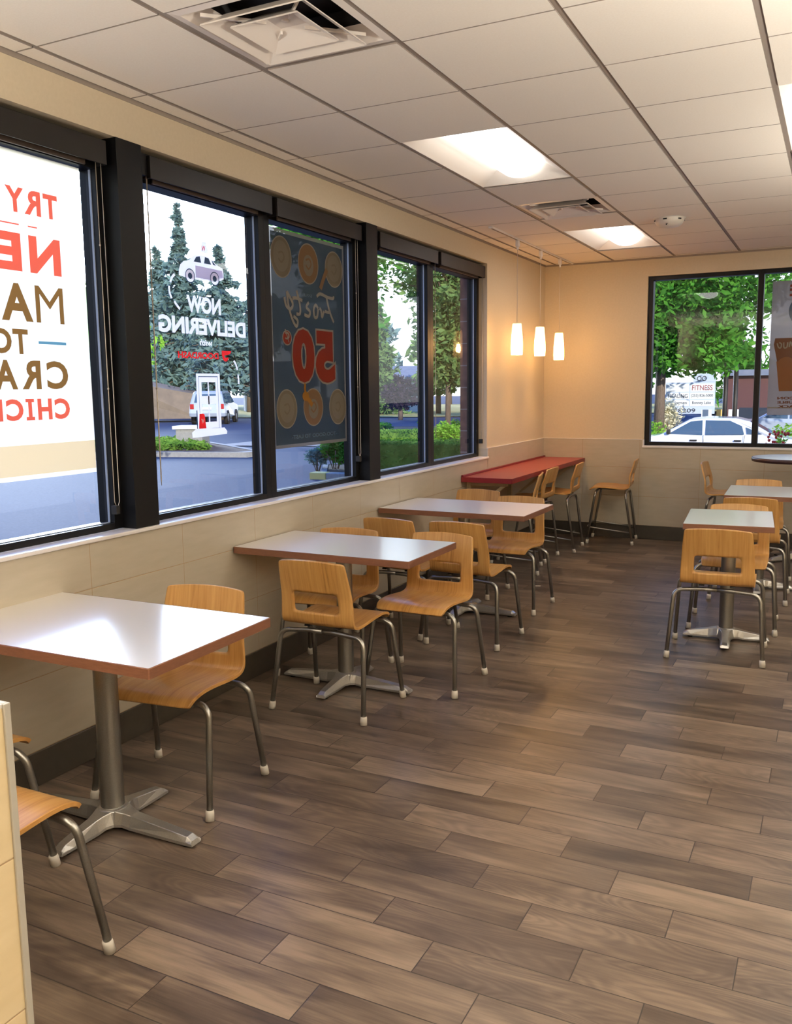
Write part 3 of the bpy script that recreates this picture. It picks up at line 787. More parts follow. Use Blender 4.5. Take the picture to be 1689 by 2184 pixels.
class Sign:
    """flat graphics on a pane: u runs in the reading direction seen from outside"""
    def __init__(s, axis, p, u_sign): s.axis = axis; s.p = p; s.us = u_sign; s.layers = {}
    def P(s, u, v, lift):
        return (s.p + lift, u, v) if s.axis == 1 else (u, s.p - lift, v)
    def poly(s, key, pts, lift=.0006):
        s.layers.setdefault(key, MB()).add([s.P(u, v, lift) for u, v in pts], [tuple(range(len(pts)))]); return s
    def tris(s, key, vs, fs, lift):
        s.layers.setdefault(key, MB()).add([s.P(u, v, lift) for u, v in vs], fs); return s
    def text(s, key, body, u0, u1, v0, v1, bold=.03, lift=.001, shear=0.0):
        """u0 = where reading starts, u1 = where it ends"""
        vs, fs = text_verts(body, bold, shear)
        return s.tris(key, fit(vs, u0, u1, v0, v1), fs, lift)
    def disc(s, key, c, ru, rv, lift=.0006, n=36, r0=0.0):
        if r0 == 0: return s.poly(key, [(c[0] + ru * math.cos(2 * PI * k / n), c[1] + rv * math.sin(2 * PI * k / n)) for k in range(n)], lift)
        vs = []
        for k in range(n):
            a = 2 * PI * k / n
            vs += [(c[0] + ru * math.cos(a), c[1] + rv * math.sin(a)), (c[0] + ru * r0 * math.cos(a), c[1] + rv * r0 * math.sin(a))]
        return s.tris(key, vs, [(2 * k, 2 * ((k + 1) % n), 2 * ((k + 1) % n) + 1, 2 * k + 1) for k in range(n)], lift)
    def stroke(s, key, pts, w, lift=.0008):
        vs = []; n = len(pts)
        for i, p in enumerate(pts):
            a = Vector(pts[max(i - 1, 0)]); b = Vector(pts[min(i + 1, n - 1)]); t = (b - a).normalized(); nn = Vector((-t.y, t.x)) * (w / 2)
            vs += [(p[0] + nn.x, p[1] + nn.y), (p[0] - nn.x, p[1] - nn.y)]
        return s.tris(key, vs, [(2 * i, 2 * i + 1, 2 * i + 3, 2 * i + 2) for i in range(n - 1)], lift)
    def rect(s, key, u0, u1, v0, v1, lift=.0006): return s.poly(key, [(u0, v0), (u1, v0), (u1, v1), (u0, v1)], lift)
    def build(s, root, mats):
        for k, mb in s.layers.items():
            n_ = k.split('#')[0]; mb.build(n_, mats[n_], root)

def spline(pts, n=6):
    out = []; P = [Vector(p) for p in pts]
    for i in range(len(P) - 1):
        p0 = P[max(i - 1, 0)]; p1 = P[i]; p2 = P[i + 1]; p3 = P[min(i + 2, len(P) - 1)]
        for k in range(n):
            t = k / n
            out.append(tuple(0.5 * ((2 * p1) + (p2 - p0) * t + (2 * p0 - 5 * p1 + 4 * p2 - p3) * t * t + (3 * p1 - p0 - 3 * p2 + p3) * t ** 3)))
    out.append(tuple(P[-1])); return out

# --- bright poster (seen from behind, so everything reads backwards)
MT['film_white'] = film_mat('poster_film_cream', (255, 243, 212), 0.80)
MT['film_tan'] = film_mat('poster_film_tan', (226, 196, 150), 0.78)
MT['ink_red'] = ink_mat('poster_ink_red', (222, 98, 80)); MT['ink_brown'] = ink_mat('poster_ink_brown', (132, 96, 56)); MT['ink_blue'] = ink_mat('poster_ink_blue', (96, 142, 172)); MT['ink_cream'] = ink_mat('ink_dark', (150, 108, 66))
po = empty('window_poster', (0, 0, 0), 0, 'bright backlit poster with red and brown backward lettering in the nearest window', 'poster')
s = Sign(1, -0.1165, -1)
s.rect('poster_sheet', -.815, -1.63, 1.387, 2.70 - .14, 0); s.rect('bottom_band', -.815, -1.63, 1.262, 1.3868, 0); s.rect('poster_hem', -.815, -1.63, 1.243, 1.2618, 0)
R_ = 'red_lettering'; B_ = 'brown_lettering'
for ch, a, b in (('T', -.948, -1.022), ('R', -1.036, -1.120), ('Y', -1.120, -1.208)): s.text(R_ + '#1', ch, a, b, 2.320, 2.418, .035)
for a, b in ((-1.062, -1.108), (-1.152, -1.50)): s.rect('red_dash#%.2f' % a, a, b, 2.270, 2.2755, .001)
for ch, a, b in (('N', -.947, -1.110), ('E', -1.150, -1.268), ('W', -1.290, -1.50)): s.text(R_ + '#2', ch, a, b, 2.089, 2.238, .045)
for ch, a, b in (('M', -.948, -1.095), ('A', -1.111, -1.266), ('D', -1.292, -1.395), ('E', -1.415, -1.495)): s.text(B_ + '#1', ch, a, b, 1.890, 2.040, .0 if ch == 'M' else .035)
for ch, a, b in (('T', -1.145, -1.221), ('O', -1.227, -1.332)): s.text(B_ + '#2', ch, a, b, 1.758, 1.858, .035)
s.rect('blue_dash#1', -.946, -1.093, 1.802, 1.8135, .001); s.rect('blue_dash#2', -1.36, -1.507, 1.802, 1.8135, .001)
for ch, a, b in (('C', -.946, -1.061), ('R', -1.092, -1.190), ('A', -1.211, -1.322), ('V', -1.335, -1.440), ('E', -1.455, -1.52)):
    s.text(B_ + '#3', ch, a, b, 1.615, 1.733, .035)
for ch, a, b in (('C', -.948, -1.031), ('H', -1.045, -1.120), ('C', -1.193, -1.277), ('K', -1.294, -1.374), ('E', -1.388, -1.45), ('N', -1.464, -1.545)): s.text(R_ + '#3', ch, a, b, 1.488, 1.576, .04)
for a, b, c, d in ((-1.137, -1.180, 1.562, 1.576), (-1.137, -1.180, 1.488, 1.502), (-1.149, -1.168, 1.502, 1.562)): s.rect(R_ + '#3', a, b, c, d, .001)
MT['inline'] = film_mat('poster_film_inline', (255, 236, 200), 0.8)
s.build(po, {'poster_sheet': MT['film_white'], 'poster_hem': MT['film_white'], 'bottom_band': MT['film_tan'], R_: MT['ink_red'], 'red_dash': MT['ink_red'], B_: MT['ink_brown'], 'blue_dash': MT['ink_blue']})

# --- delivery decal
MT['dec_white'] = film_mat('decal_white', (250, 248, 255), 0.45, 0, .02)
MT['dec_lilac'] = film_mat('decal_lilac', (222, 216, 238), 0.45, 0, .02)
MT['dec_red'] = film_mat('decal_red', (236, 48, 52), 0.35, 0, .02)
MT['dec_dark'] = film_mat('decal_grey', (62, 84, 112), 0.2, 0, .02)
de = empty('window_decal', (0, 0, 0), 0, 'white delivery decal with car, backward words and a door on the second window', 'decal')
s = Sign(1, -0.1185, -1)
W_ = 'car_decal'
# car body outline (nose to the right, as seen from inside: rear at small y)
body = [(-.190, 2.177), (-.188, 2.206), (-.176, 2.232), (-.150, 2.250), (-.105, 2.262), (-.075, 2.285), (-.040, 2.297), (.020, 2.298), (.060, 2.294), (.085, 2.280), (.112, 2.262), (.140, 2.256), (.165, 2.248), (.172, 2.232), (.172, 2.194), (.150, 2.184), (.060, 2.172), (-.040, 2.168), (-.140, 2.172)]
s.poly('car_body', body, .0006)
s.poly('car_trim', [(-.06, 2.240), (.16, 2.236), (.168, 2.200), (.06, 2.178), (-.06, 2.180)], .0012)
s.poly('car_window#1', [(-.072, 2.258), (-.050, 2.284), (-.022, 2.290), (-.012, 2.258)], .0012)
s.poly('car_window#2', [(.012, 2.258), (.020, 2.291), (.050, 2.288), (.070, 2.258)], .0012)
s.poly('car_window#3', [(.084, 2.259), (.074, 2.283), (.098, 2.266), (.108, 2.257)], .0012)
for cx, cz in ((-.105, 2.183), (.094, 2.188)):
    s.disc('wheel_decal#%.2f' % cx, (cx, cz), .038, .036, .0016, 36, .87); s.disc('wheel_ring#%.2f' % cx, (cx, cz), .033, .031, .0016, 36, .5); s.disc('wheel_hub#%.2f' % cx, (cx, cz), .0165, .0155, .0016)
s.poly('roof_sign_decal', [(-.014, 2.312), (.050, 2.312), (.036, 2.368), (.000, 2.366)], .0006)
s.text('roof_letter', 'W', .026, -.004, 2.320, 2.346, .02, .0012)
s.text('white_lettering#1', 'NOW', .137, -.140, 2.000, 2.087, .045)
s.text('white_lettering#2', 'DELIVERING', .352, -.357, 1.890, 1.976, .045)
s.text('white_lettering#3', 'with', .052, -.051, 1.835, 1.868, .03, .001, .25)
s.text('red_lettering', 'DOORDASH', .102, -.225, 1.767, 1.801, .04)
s.poly('red_emblem', [(.215, 1.8145), (.130, 1.8145), (.131, 1.790), (.140, 1.768), (.153, 1.757), (.172, 1.758), (.184, 1.768), (.190, 1.779), (.158, 1.778), (.150, 1.788), (.185, 1.794), (.205, 1.800)], .001)
def arc_dash(pts): s.stroke('dash_decal#%.3f' % pts[0][1], spline(pts, 5), .0135, .001)
for a in ([(-.222, 2.178), (-.242, 2.162), (-.258, 2.136)], [(-.268, 2.118), (-.266, 2.088), (-.252, 2.058)], [(-.234, 2.046), (-.218, 2.030), (-.193, 2.010)], [(.234, 1.763), (.252, 1.742), (.264, 1.713)], [(.268, 1.689), (.271, 1.662), (.272, 1.636)]): arc_dash(a)
# door
dw = 'door_decal'
for a in ((-.092, -.074, 1.400, 1.691), (.087, .105, 1.400, 1.691), (-.074, .087, 1.677, 1.691)): s.rect(dw, *a, .0006)
s.rect('door_dark_line', -.074, .087, 1.673, 1.677, .0006); s.rect('door_dark_line', -.074, -.0715, 1.403, 1.673, .0006); s.rect('door_dark_line', .0845, .087, 1.403, 1.673, .0006)  # thin dark grey printed lines around the door
for a in ((-.0715, -.050, 1.403, 1.673), (.066, .0845, 1.403, 1.673), (-.050, .066, 1.646, 1.673), (-.050, .066, 1.530, 1.574), (-.050, .066, 1.403, 1.437), (.000, .010, 1.437, 1.646)): s.rect(dw, *a, .0006)
s.poly('step_decal', [(-.113, 1.402), (.130, 1.402), (.153, 1.381), (.150, 1.366), (-.140, 1.358), (-.142, 1.386)], .0006)
s.poly('bag_decal', [(-.085, 1.404), (-.025, 1.404), (-.036, 1.477), (-.048, 1.482), (-.077, 1.481)], .0012)
s.text('bag_letter', 'W', -.040, -.064, 1.430, 1.455, .02, .0016)
s.rect('door_dark_line', -.100, -.0925, 1.404, 1.50, .0006)
s.build(de, {'car_body': MT['dec_white'], 'car_trim': MT['dec_lilac'], 'car_window': MT['dec_dark'], 'wheel_decal': MT['dec_dark'], 'wheel_hub': MT['dec_dark'], 'wheel_ring': MT['dec_white'], 'roof_sign_decal': MT['dec_white'], 'roof_letter': MT['dec_red'], 'red_lettering': MT['dec_red'], 'red_emblem': MT['dec_red'], 'white_lettering': MT['dec_white'],
             'dash_decal': MT['dec_white'], dw: MT['dec_white'], 'door_dark_line': MT['dec_dark'], 'step_decal': MT['dec_white'], 'bag_decal': MT['dec_red'], 'bag_letter': MT['dec_white']})

# --- dark hanging poster
MT['slate'] = film_mat('poster_slate', (50, 64, 78), 0.22, 0.12, .03); MT['border'] = film_mat('poster_border', (98, 92, 84), 0.2, 0.08, .03)
MT['cup'] = film_mat('poster_cup', (98, 90, 75), 0.2, 0, .03); MT['cup2'] = film_mat('poster_cup_brown', (106, 82, 58), 0.2, 0, .03)
MT['cup_in'] = film_mat('poster_cup_inner', (106, 98, 84), 0.2, 0, .03); MT['pred'] = film_mat('poster_red', (112, 42, 31), 0.2, 0, .03); MT['pcream'] = film_mat('poster_cream', (122, 115, 104), 0.2, 0, .03)
MT['amber'] = film_mat('poster_amber', (130, 88, 34), 0.2, 0, .03); MT['grey_txt'] = film_mat('poster_grey_text', (88, 100, 106), 0.2, 0, .03)
dp = empty('window_poster', (0, 0, 0), 0, 'dark blue hanging poster with cups and a big backward red price', 'poster')
s = Sign(1, -0.1175, -1)
y0, y1, z0, z1 = .602, 1.466, 1.250, 2.540
s.rect('poster_border', y0, y1, z0, z1, 0); s.rect('poster_sheet', y0 + .018, y1 - .018, z0 + .020, z1 - .022, .0006)
def cup(c, rz_, brown=False):
    ry = .112 if not brown else .118
    tg = '#%.2f%.2f' % c; k = ('cup_print_brown' if brown else 'cup_print') + tg
    s.disc(k, c, ry, rz_, .0012); s.disc('cup_rim' + tg, c, ry, rz_, .0016, 36, .94)
    s.disc('cup_inner' + tg, (c[0], c[1] + (.005 if not brown else -.01)), ry * (.72 if not brown else .5), rz_ * (.74 if not brown else .52), .0018)
    s.stroke('cup_swirl' + ('_brown' if brown else '') + tg, spline([(c[0] - .03, c[1] + .02), (c[0] + .01, c[1] + .03), (c[0] + .03, c[1]), (c[0], c[1] - .03), (c[0] - .03, c[1] - .01)], 4), .012, .0024)
cup((.727, 2.380), .122); cup((1.026, 2.374), .124, True); cup((1.335, 2.374), .115)
cup((.744, 1.486), .119); cup((1.046, 1.490), .120, True); cup((1.352, 1.486), .118)
s.stroke('spoon_print', [(1.16, 2.235), (1.20, 2.30), (1.245, 2.365)], .034, .0030)
s.stroke('cherry_print', spline([(.952, 1.640), (.948, 1.600), (.962, 1.570)], 4), .020, .0030); s.disc('cherry_print', (.955, 1.560), .038, .030, .0031); s.stroke('cherry_print', spline([(.96, 1.56), (1.0, 1.53), (1.03, 1.50)], 3), .032, .0032)
s.text('small_text#1', 'SMALL', 1.059, .961, 2.172, 2.192, .02, .0012)
# script word
fr = [[(1.117, 2.185), (1.16, 2.205), (1.24, 2.192), (1.315, 2.188), (1.327, 2.204)], [(1.235, 2.19), (1.262, 2.12), (1.29, 2.075), (1.322, 2.035)], [(1.285, 2.10), (1.25, 2.095), (1.21, 2.10)],
      [(1.20, 2.10), (1.175, 2.06), (1.165, 2.10), (1.145, 2.115)], [(1.13, 2.11), (1.115, 2.06), (1.085, 2.055), (1.075, 2.10), (1.10, 2.13), (1.13, 2.11)],
      [(1.02, 2.14), (.99, 2.11), (1.03, 2.085), (1.015, 2.055), (.965, 2.062)], [(.882, 2.20), (.915, 2.12), (.915, 2.065), (.875, 2.06)], [(.835, 2.15), (.88, 2.155), (.945, 2.145)],
      [(.747, 2.15), (.765, 2.10), (.81, 2.085), (.835, 2.12), (.775, 2.185)], [(.775, 2.185), (.79, 2.10), (.83, 2.02), (.87, 1.985), (.885, 2.02), (.84, 2.045)]]
for p in fr: s.stroke('script_word', spline(p, 5), .020, .0012 + .0002 * fr.index(p))
for ch, a, b in (('5', 1.325, 1.085), ('0', 1.072, .822)):
    s.text('price_outline#' + ch, ch, a + .012, b - .012, 1.632, 1.985, .085, .0012); s.text('price_print#' + ch, ch, a, b, 1.644, 1.973, .055, .0018)
s.disc('price_outline#c', (.766, 1.912), .051, .046, .0012); s.disc('price_print#c', (.766, 1.912), .043, .039, .0018)
s.text('cent_sign', '¢', .792, .742, 1.885, 1.962, .01, .0024)
s.text('small_text#2', '-TOO GOOD TO LAST-', 1.336, .789, 1.300, 1.324, .02, .0012)
s.build(dp, {'poster_border': MT['border'], 'poster_sheet': MT['slate'], 'cup_print': MT['cup'], 'cup_print_brown': MT['cup2'], 'cup_swirl': MT['cup'], 'cup_swirl_brown': MT['cup2'], 'cup_rim': MT['pcream'], 'cup_inner': MT['cup_in'], 'spoon_print': MT['cup2'], 'cherry_print': MT['amber'],
             'small_text': MT['grey_txt'], 'script_word': MT['pcream'], 'price_outline': MT['pcream'], 'cent_sign': MT['pcream'], 'price_print': MT['pred']})
dp.children[0]['label'] = 'beige printed border'

# --- burger poster on the back window
MT['pgrey'] = film_mat('poster_grey', (128, 126, 128), 0.3, 0.04, .03); MT['pbrown'] = film_mat('poster_brown', (92, 56, 38), 0.2, 0, .03); MT['pnug'] = film_mat('poster_nugget', (116, 72, 42), 0.2, 0, .03); MT['pblue'] = film_mat('poster_blue', (62, 78, 98), 0.2, 0, .03)
bp = empty('window_poster', (0, 0, 0), 0, 'grey burger poster with backward brown words in the back window', 'poster')
s = Sign(0, D + 0.067, -1)
x0, x1 = 2.248, 3.10
s.rect('poster_sheet', x0, x1, 1.302, 2.583, 0); s.rect('poster_hem', x0, x1, 1.366, 1.380, .0006)
for a in (2.545, 2.508, 2.458):
    s.rect('red_print#%.2f' % a, 2.402, 2.95, a - .024, a, .0006)
s.disc('blue_print', (2.675, 2.296), .275, .20, .0006, 40); s.disc('ring_print', (2.675, 2.296), .20, .145, .0010, 40, .86)
s.poly('box_print', [(2.282, 1.985), (2.292, 2.042), (3.06, 2.042), (3.07, 1.985), (3.03, 1.80), (2.322, 1.80)], .0006)
s.poly('box_front_print', [(2.312, 1.82), (3.04, 1.82), (3.0, 1.532), (2.347, 1.532)], .0010)
for c, r_ in (((2.40, 1.80), .075), ((2.53, 1.78), .085), ((2.68, 1.80), .09), ((2.83, 1.78), .085), ((2.96, 1.80), .07), ((2.46, 1.70), .08), ((2.62, 1.68), .09), ((2.80, 1.69), .085)): s.disc('nugget_print#%.2f' % c[0], c, r_, r_ * .8, .0014 + .0002 * r_ * 10)
for k, w in enumerate(('BACON', 'DOUBLE', 'STACK')): s.text('brown_lettering#' + w, w, 2.58 - (0, 0, .015)[k], 2.336 + .002 * k, 1.453 - .0405 * k, 1.478 - .0405 * k, .045, .0010)
for p in ([(2.312, 1.995), (2.325, 1.955), (2.345, 1.95), (2.35, 1.985), (2.33, 2.0)], [(2.37, 2.0), (2.375, 1.95), (2.40, 1.955), (2.405, 2.0)], [(2.42, 1.955), (2.43, 2.005), (2.45, 1.96), (2.465, 2.005), (2.47, 1.955)]): s.stroke('script_print', spline(p, 4), .012, .0016)
s.build(bp, {'poster_sheet': MT['pgrey'], 'poster_hem': MT['pcream'], 'red_print': MT['pred'], 'blue_print': MT['pblue'], 'ring_print': MT['pcream'], 'box_print': MT['pbrown'], 'box_front_print': MT['pnug'], 'nugget_print': MT['pnug'], 'brown_lettering': MT['pbrown'], 'script_print': MT['pcream']})
# ------------------------------------------------------------------ outside
GZ = -0.15
def gz(x, y):
    k = min(1, max(0, (y - 9) / 7)) * min(1, max(0, (x + 6) / 3.0))
    return GZ - 0.5 * k
asp = mat_noise('asphalt', (58, 71, 93), (70, 84, 108), 25, 0.85, spec=0.12)
g = MB(); nx, ny = 60, 60
xs = [-140 + 200 * (k / nx) for k in range(nx + 1)]; ys = [-60 + 240 * (k / ny) ** 1.6 for k in range(ny + 1)]
xs = sorted(set(xs + [-9, -8, -7, -6, -5, -4, -3.5, -3])); ys = sorted(set(ys + [7, 8, 9, 10, 11, 12, 13, 14, 15, 16]))
vs = [(x, y, gz(x, y)) for y in ys for x in xs]; w = len(xs)
fs = [(j * w + i, j * w + i + 1, (j + 1) * w + i + 1, (j + 1) * w + i) for j in range(len(ys) - 1) for i in range(w - 1)]
struct(g.add(vs, fs).build('ground', asp))
MT['kerb'] = mat_noise('concrete_kerb', (134, 134, 132), (152, 151, 148), 12, 0.8)
MT['soil'] = mat_noise('planting_soil', (70, 54, 42), (92, 74, 56), 10, 0.95)
MT['dry'] = mat_noise('dry_grass', (196, 178, 104), (150, 152, 80), 1.2, 0.95)
MT['yellow'] = mat('kerb_yellow', (226, 204, 118), 0.7)
L1 = leaf_mat('leaf_green', (64, 128, 44), (98, 160, 60)); L2 = leaf_mat('leaf_bright', (112, 170, 52), (150, 196, 76))
L3 = leaf_mat('leaf_conifer_haze', (100, 130, 130), (130, 158, 150)); L4 = leaf_mat('leaf_plum', (58, 48, 62), (74, 62, 74)); L5 = leaf_mat('leaf_hedge', (84, 126, 50), (122, 160, 70)); L6 = leaf_mat('leaf_olive', (96, 130, 74), (130, 158, 96))  # conifer leaves paled and blued to paint in distance haze
MT['bark'] = mat_noise('bark', (92, 78, 66), (120, 104, 90), 9, 0.9, stretch=(4, 4, 1))

def leaves(mb, c, r, n, size, rnd, flat=1.0, mi=0):
    for _ in range(n):
        d = Vector((rnd.gauss(0, 1), rnd.gauss(0, 1), rnd.gauss(0, 1))).normalized() * (rnd.random() ** .45)
        p = Vector((c[0] + d.x * r[0], c[1] + d.y * r[1], c[2] + d.z * r[2]))
        a = Vector((rnd.gauss(0, 1), rnd.gauss(0, 1), rnd.gauss(0, .7))).normalized(); b = a.cross(Vector((rnd.gauss(0, 1), rnd.gauss(0, 1), rnd.gauss(0, 1)))).normalized()
        sz = size * (.6 + .8 * rnd.random()); a = a * sz; b = b * (sz * .42)
        mb.add([p - a * .5, p + b * .5 - a * .05, p + a * .5, p - b * .5 - a * .05], [(0, 1, 2, 3)], mi)

def tree(name, loc, h, crown_z, rad, lm, n, size, label, cat='tree', group=None, shape='round', trunk=.12, seed=1, blobs=26, keep=None, extra=()):
    rnd = random.Random(seed)
    t = empty(name, loc, 0, label, cat, group)
    tr = MB(); top = h * (.96 if shape == 'conifer' else .8)
    tr.tube([(0, 0, -.05), (.02 * h * .2, 0, h * .25), (-.01 * h, .01 * h, h * .5), (0, 0, top)], trunk, 9, radii=[trunk * 1.25, trunk, trunk * .7, trunk * .15])
    mb = MB()
    if shape == 'conifer':
        layers = 16
        for k in range(layers):
            f = k / (layers - 1); z = crown_z + (h - crown_z) * f; rr = rad * (1 - f) ** .85 + .12
            m = max(5, int(10 * (1 - f) + 4)); a0 = rnd.random() * 6
            for q in range(m):
                a = a0 + 2 * PI * q / m + rnd.uniform(-.5, .5); L = rr * rnd.uniform(.35, 1.15); dz = rnd.uniform(-.35, .35)
                tr.tube([(0, 0, z + dz), (L * .85 * math.cos(a), L * .85 * math.sin(a), z + dz - L * .22)], trunk * .12, 5, cap=False)
                cnt = int(n / (layers * m) * (1.5 - f))
                for _ in range(max(3, cnt)):
                    u = rnd.random() ** .7
                    leaves(mb, (L * u * math.cos(a), L * u * math.sin(a), z + dz - L * .25 * u), (.22 * rad * (1 - f) + .08, .22 * rad * (1 - f) + .08, .18 * rad * (1 - f) + .1), 1, size, rnd)
    else:
        cz = (crown_z + h) / 2; rz_ = (h - crown_z) / 2
        for k in range(blobs):
            d = Vector((rnd.gauss(0, 1), rnd.gauss(0, 1), rnd.gauss(0, 1))).normalized() * (rnd.random() ** .4)
            c = (d.x * rad * .78, d.y * rad * .78, cz + d.z * rz_ * .8)
            br = rad * rnd.uniform(.24, .42)
            if keep and not keep(c): continue
            leaves(mb, c, (br, br, br * .8), n // blobs, size, rnd)
            if k % 2 == 0:
                z0 = max(crown_z * .8, min(c[2] * .75, h * .6))
                tr.tube([(0, 0, z0), (c[0] * .5, c[1] * .5, (z0 + c[2]) / 2 + .05 * h), c], trunk * .3, 5, cap=False, radii=[trunk * .42, trunk * .25, trunk * .08])
    for c, br in extra: leaves(mb, c, (br, br, br * .8), max(n // max(blobs, 1), 60), size, rnd)
    tr.build('trunk', MT['bark'], t); mb.build('foliage', lm, t); return t

def bush(name, loc, r, lm, n, size, label, cat='bush', group=None, box=False, seed=1, rz=0):
    rnd = random.Random(seed); t = empty(name, loc, rz, label, cat, group); mb = MB(); st = MB()
    if box:
        for _ in range(n):
            f = rnd.randrange(6); p = [rnd.uniform(-1, 1) for _ in range(3)]; ax = f % 3
            if ax == 2: p[2] = 1
            else: p[ax] = 1 if f < 3 else -1
            c = (p[0] * r[0], p[1] * r[1], r[2] + p[2] * r[2])
            leaves(mb, c, (.05, .05, .05), 1, size, rnd)
        mb.box((-r[0] * .93, -r[1] * .93, .04), (r[0] * .93, r[1] * .93, r[2] * 1.93))
    else:
        for k in range(14):
            d = Vector((rnd.gauss(0, 1), rnd.gauss(0, 1), rnd.gauss(0, 1))).normalized() * (rnd.random() ** .5)
            leaves(mb, (d.x * r[0] * .7, d.y * r[1] * .7, r[2] * 1.0 + d.z * r[2] * .7), (r[0] * .42, r[1] * .42, r[2] * .42), n // 14, size, rnd)
    for k in range(5):
        a = k * 1.3; st.tube([(0, 0, -.05), (r[0] * .5 * math.cos(a), r[1] * .5 * math.sin(a), r[2])], .012, 5)
    st.build('stem', MT['bark'], t); mb.build('foliage', lm, t); return t

# trees across the road, left windows
tree('conifer_tree', (-39.6, 46.8, GZ), 14.4, 2.7, 3.0, L3, 6000, .58, 'tallest dark conifer seen above the delivery decal', shape='conifer', trunk=.26, seed=3)
tree('conifer_tree', (-45.6, 51.2, GZ), 12.6, 2.9, 3.6, L3, 5200, .64, 'dark conifer left of the tallest one, beside the black post', shape='conifer', trunk=.26, seed=4)
tree('conifer_tree', (-30.3, 39.2, GZ), 10.0, 2.3, 2.6, L3, 5600, .52, 'dark conifer right beside the tallest one', shape='conifer', trunk=.26, seed=5)
tree('leafy_tree', (-38.6, 53.2, GZ), 10.2, 2.8, 3.4, L3, 6200, .55, 'dark bushy tree to the right of the conifers across the road', trunk=.2, seed=6, blobs=44)
tree('leafy_tree', (-29.0, 48.6, GZ), 9.2, 2.6, 3.0, L6, 3000, .55, 'pale green tree beyond the white house seen past the decal', trunk=.2, seed=7)
tree('leafy_tree', (-9.6, 8.9, GZ), 4.1, 1.75, 1.15, L2, 1500, .17, 'bright green small tree close by, at the left edge of the delivery window', trunk=.06, seed=8, blobs=16)
tree('leafy_tree', (-7.2, 13.6, GZ), 7.4, 2.6, 2.2, L1, 4200, .24, 'leafy tree behind the dark hanging poster', trunk=.11, seed=9)
tree('leafy_tree', (-9.07, 24.0, GZ), 9.0, 1.75, 2.7, L6, 12500, .25, 'young tree with a thin trunk behind the rounded bush', trunk=.085, seed=10, blobs=70, keep=lambda c: c[2] > 4.9 or c[0] > -.55, extra=[((-.35 + .42 * (k % 5), -.4 + .3 * (k % 3), 2.15 + .33 * (k // 5) + .08 * (k % 2)), .52) for k in range(25)])
tree('conifer_tree', (-24.9, 49.4, GZ), 7.0, .6, 2.0, L6, 3000, .5, 'pointed light green tree far off, right of the second post', shape='conifer', trunk=.2, seed=11)
tree('leafy_tree', (-21.2, 50.6, GZ), 5.6, .5, 1.7, L6, 2400, .5, 'round pale tree far off beside the pointed one', trunk=.16, seed=12)
tree('plum_tree', (-19.3, 41.0, GZ), 2.9, .05, 1.15, L4, 2200, .26, 'dark purple tree in front of the far white building', trunk=.12, seed=13)
tree('leafy_tree', (-15.2, 45.0, GZ), 6.0, .5, 2.6, L1, 2400, .45, 'green tree far across the road behind the young tree', trunk=.15, seed=14)
for k, (x, y, h_) in enumerate(((-66, 64, 12), (-60, 74, 12), (-52, 80, 12), (-43, 80, 11), (-33, 80, 10), (-24, 82, 10), (-15, 84, 10))):
    tree('distant_tree', (x, y, GZ), h_, .5, 4.3, L3 if k < 4 else L6, 1900, .9, ['leftmost far dark tree behind the houses', 'far dark tree behind the left gable', 'far dark tree between the two houses', 'far dark tree above the white house roof', 'far green tree behind the pointed tree', 'far green tree seen past the window mullion', 'far green tree nearest the brick jamb'][k], trunk=.25, seed=20 + k, blobs=18)
# hedges and bushes below the right-hand left windows
bush('clipped_hedge', (-8.0, 17.7, GZ), (.75, .5, .30), L5, 2600, .09, 'low clipped hedge left of the sunlit paving', 'hedge', box=True, seed=31, rz=.4)
bush('clipped_hedge', (-4.75, 12.6, GZ), (1.25, .5, .33), L5, 4200, .08, 'dark clipped hedge closest to the far windows', 'hedge', box=True, seed=32, rz=.25)
bush('rounded_bush', (-6.55, 18.3, GZ), (.62, .5, .46), L2, 2600, .09, 'rounded sunlit bush at the foot of the young tree', seed=33)
bush('leafy_shrub', (-6.45, 12.0, GZ), (.42, .36, .50), L1, 1900, .12, 'bright leafy shrub at the yellow kerb end, under the dark poster', seed=34)
bush('dark_shrub', (-6.95, 12.1, GZ), (.30, .30, .36), L3, 900, .09, 'small dark shrub left of the bright leafy one', seed=35)
for k, (x, y) in enumerate(((-13.4, 27.5), (-12.0, 28.6), (-10.9, 29.4))): bush('round_shrub', (x, y, GZ), (.45, .4, .27), L2 if k % 2 else L1, 500, .12, ['leftmost small shrub on the far island', 'middle small shrub on the far island', 'right small shrub on the far island'][k], seed=40 + k)
# planted islands
def island(poly, label, h=.14):
    t = empty('planted_island', (0, 0, gz(*poly[0])), 0, label, 'traffic island')
    cx = sum(p[0] for p in poly) / len(poly); cy = sum(p[1] for p in poly) / len(poly)
    inn = [(cx + (p[0] - cx) * .94, cy + (p[1] - cy) * .94) for p in poly]
    m = MB(); n = len(poly)
    vs = [(p[0], p[1], -.02) for p in poly] + [(p[0], p[1], h) for p in poly] + [(p[0], p[1], h) for p in inn]
    m.add(vs, [(i, (i + 1) % n, n + (i + 1) % n, n + i) for i in range(n)] + [(n + i, n + (i + 1) % n, 2 * n + (i + 1) % n, 2 * n + i) for i in range(n)])
    m.build('kerb', MT['kerb'], t); MB().add([(p[0], p[1], h - .01) for p in inn], [tuple(range(n))]).build('soil', MT['soil'], t); return t, inn
isl, inn = island([(-24, 9.6), (-13.4, 14.45), (-11.0, 15.1), (-10.9, 15.7), (-13.2, 17.4), (-16.6, 19.8), (-26, 19)], 'kerbed island with low plants below the delivery decal')
rnd = random.Random(50); gc = MB()
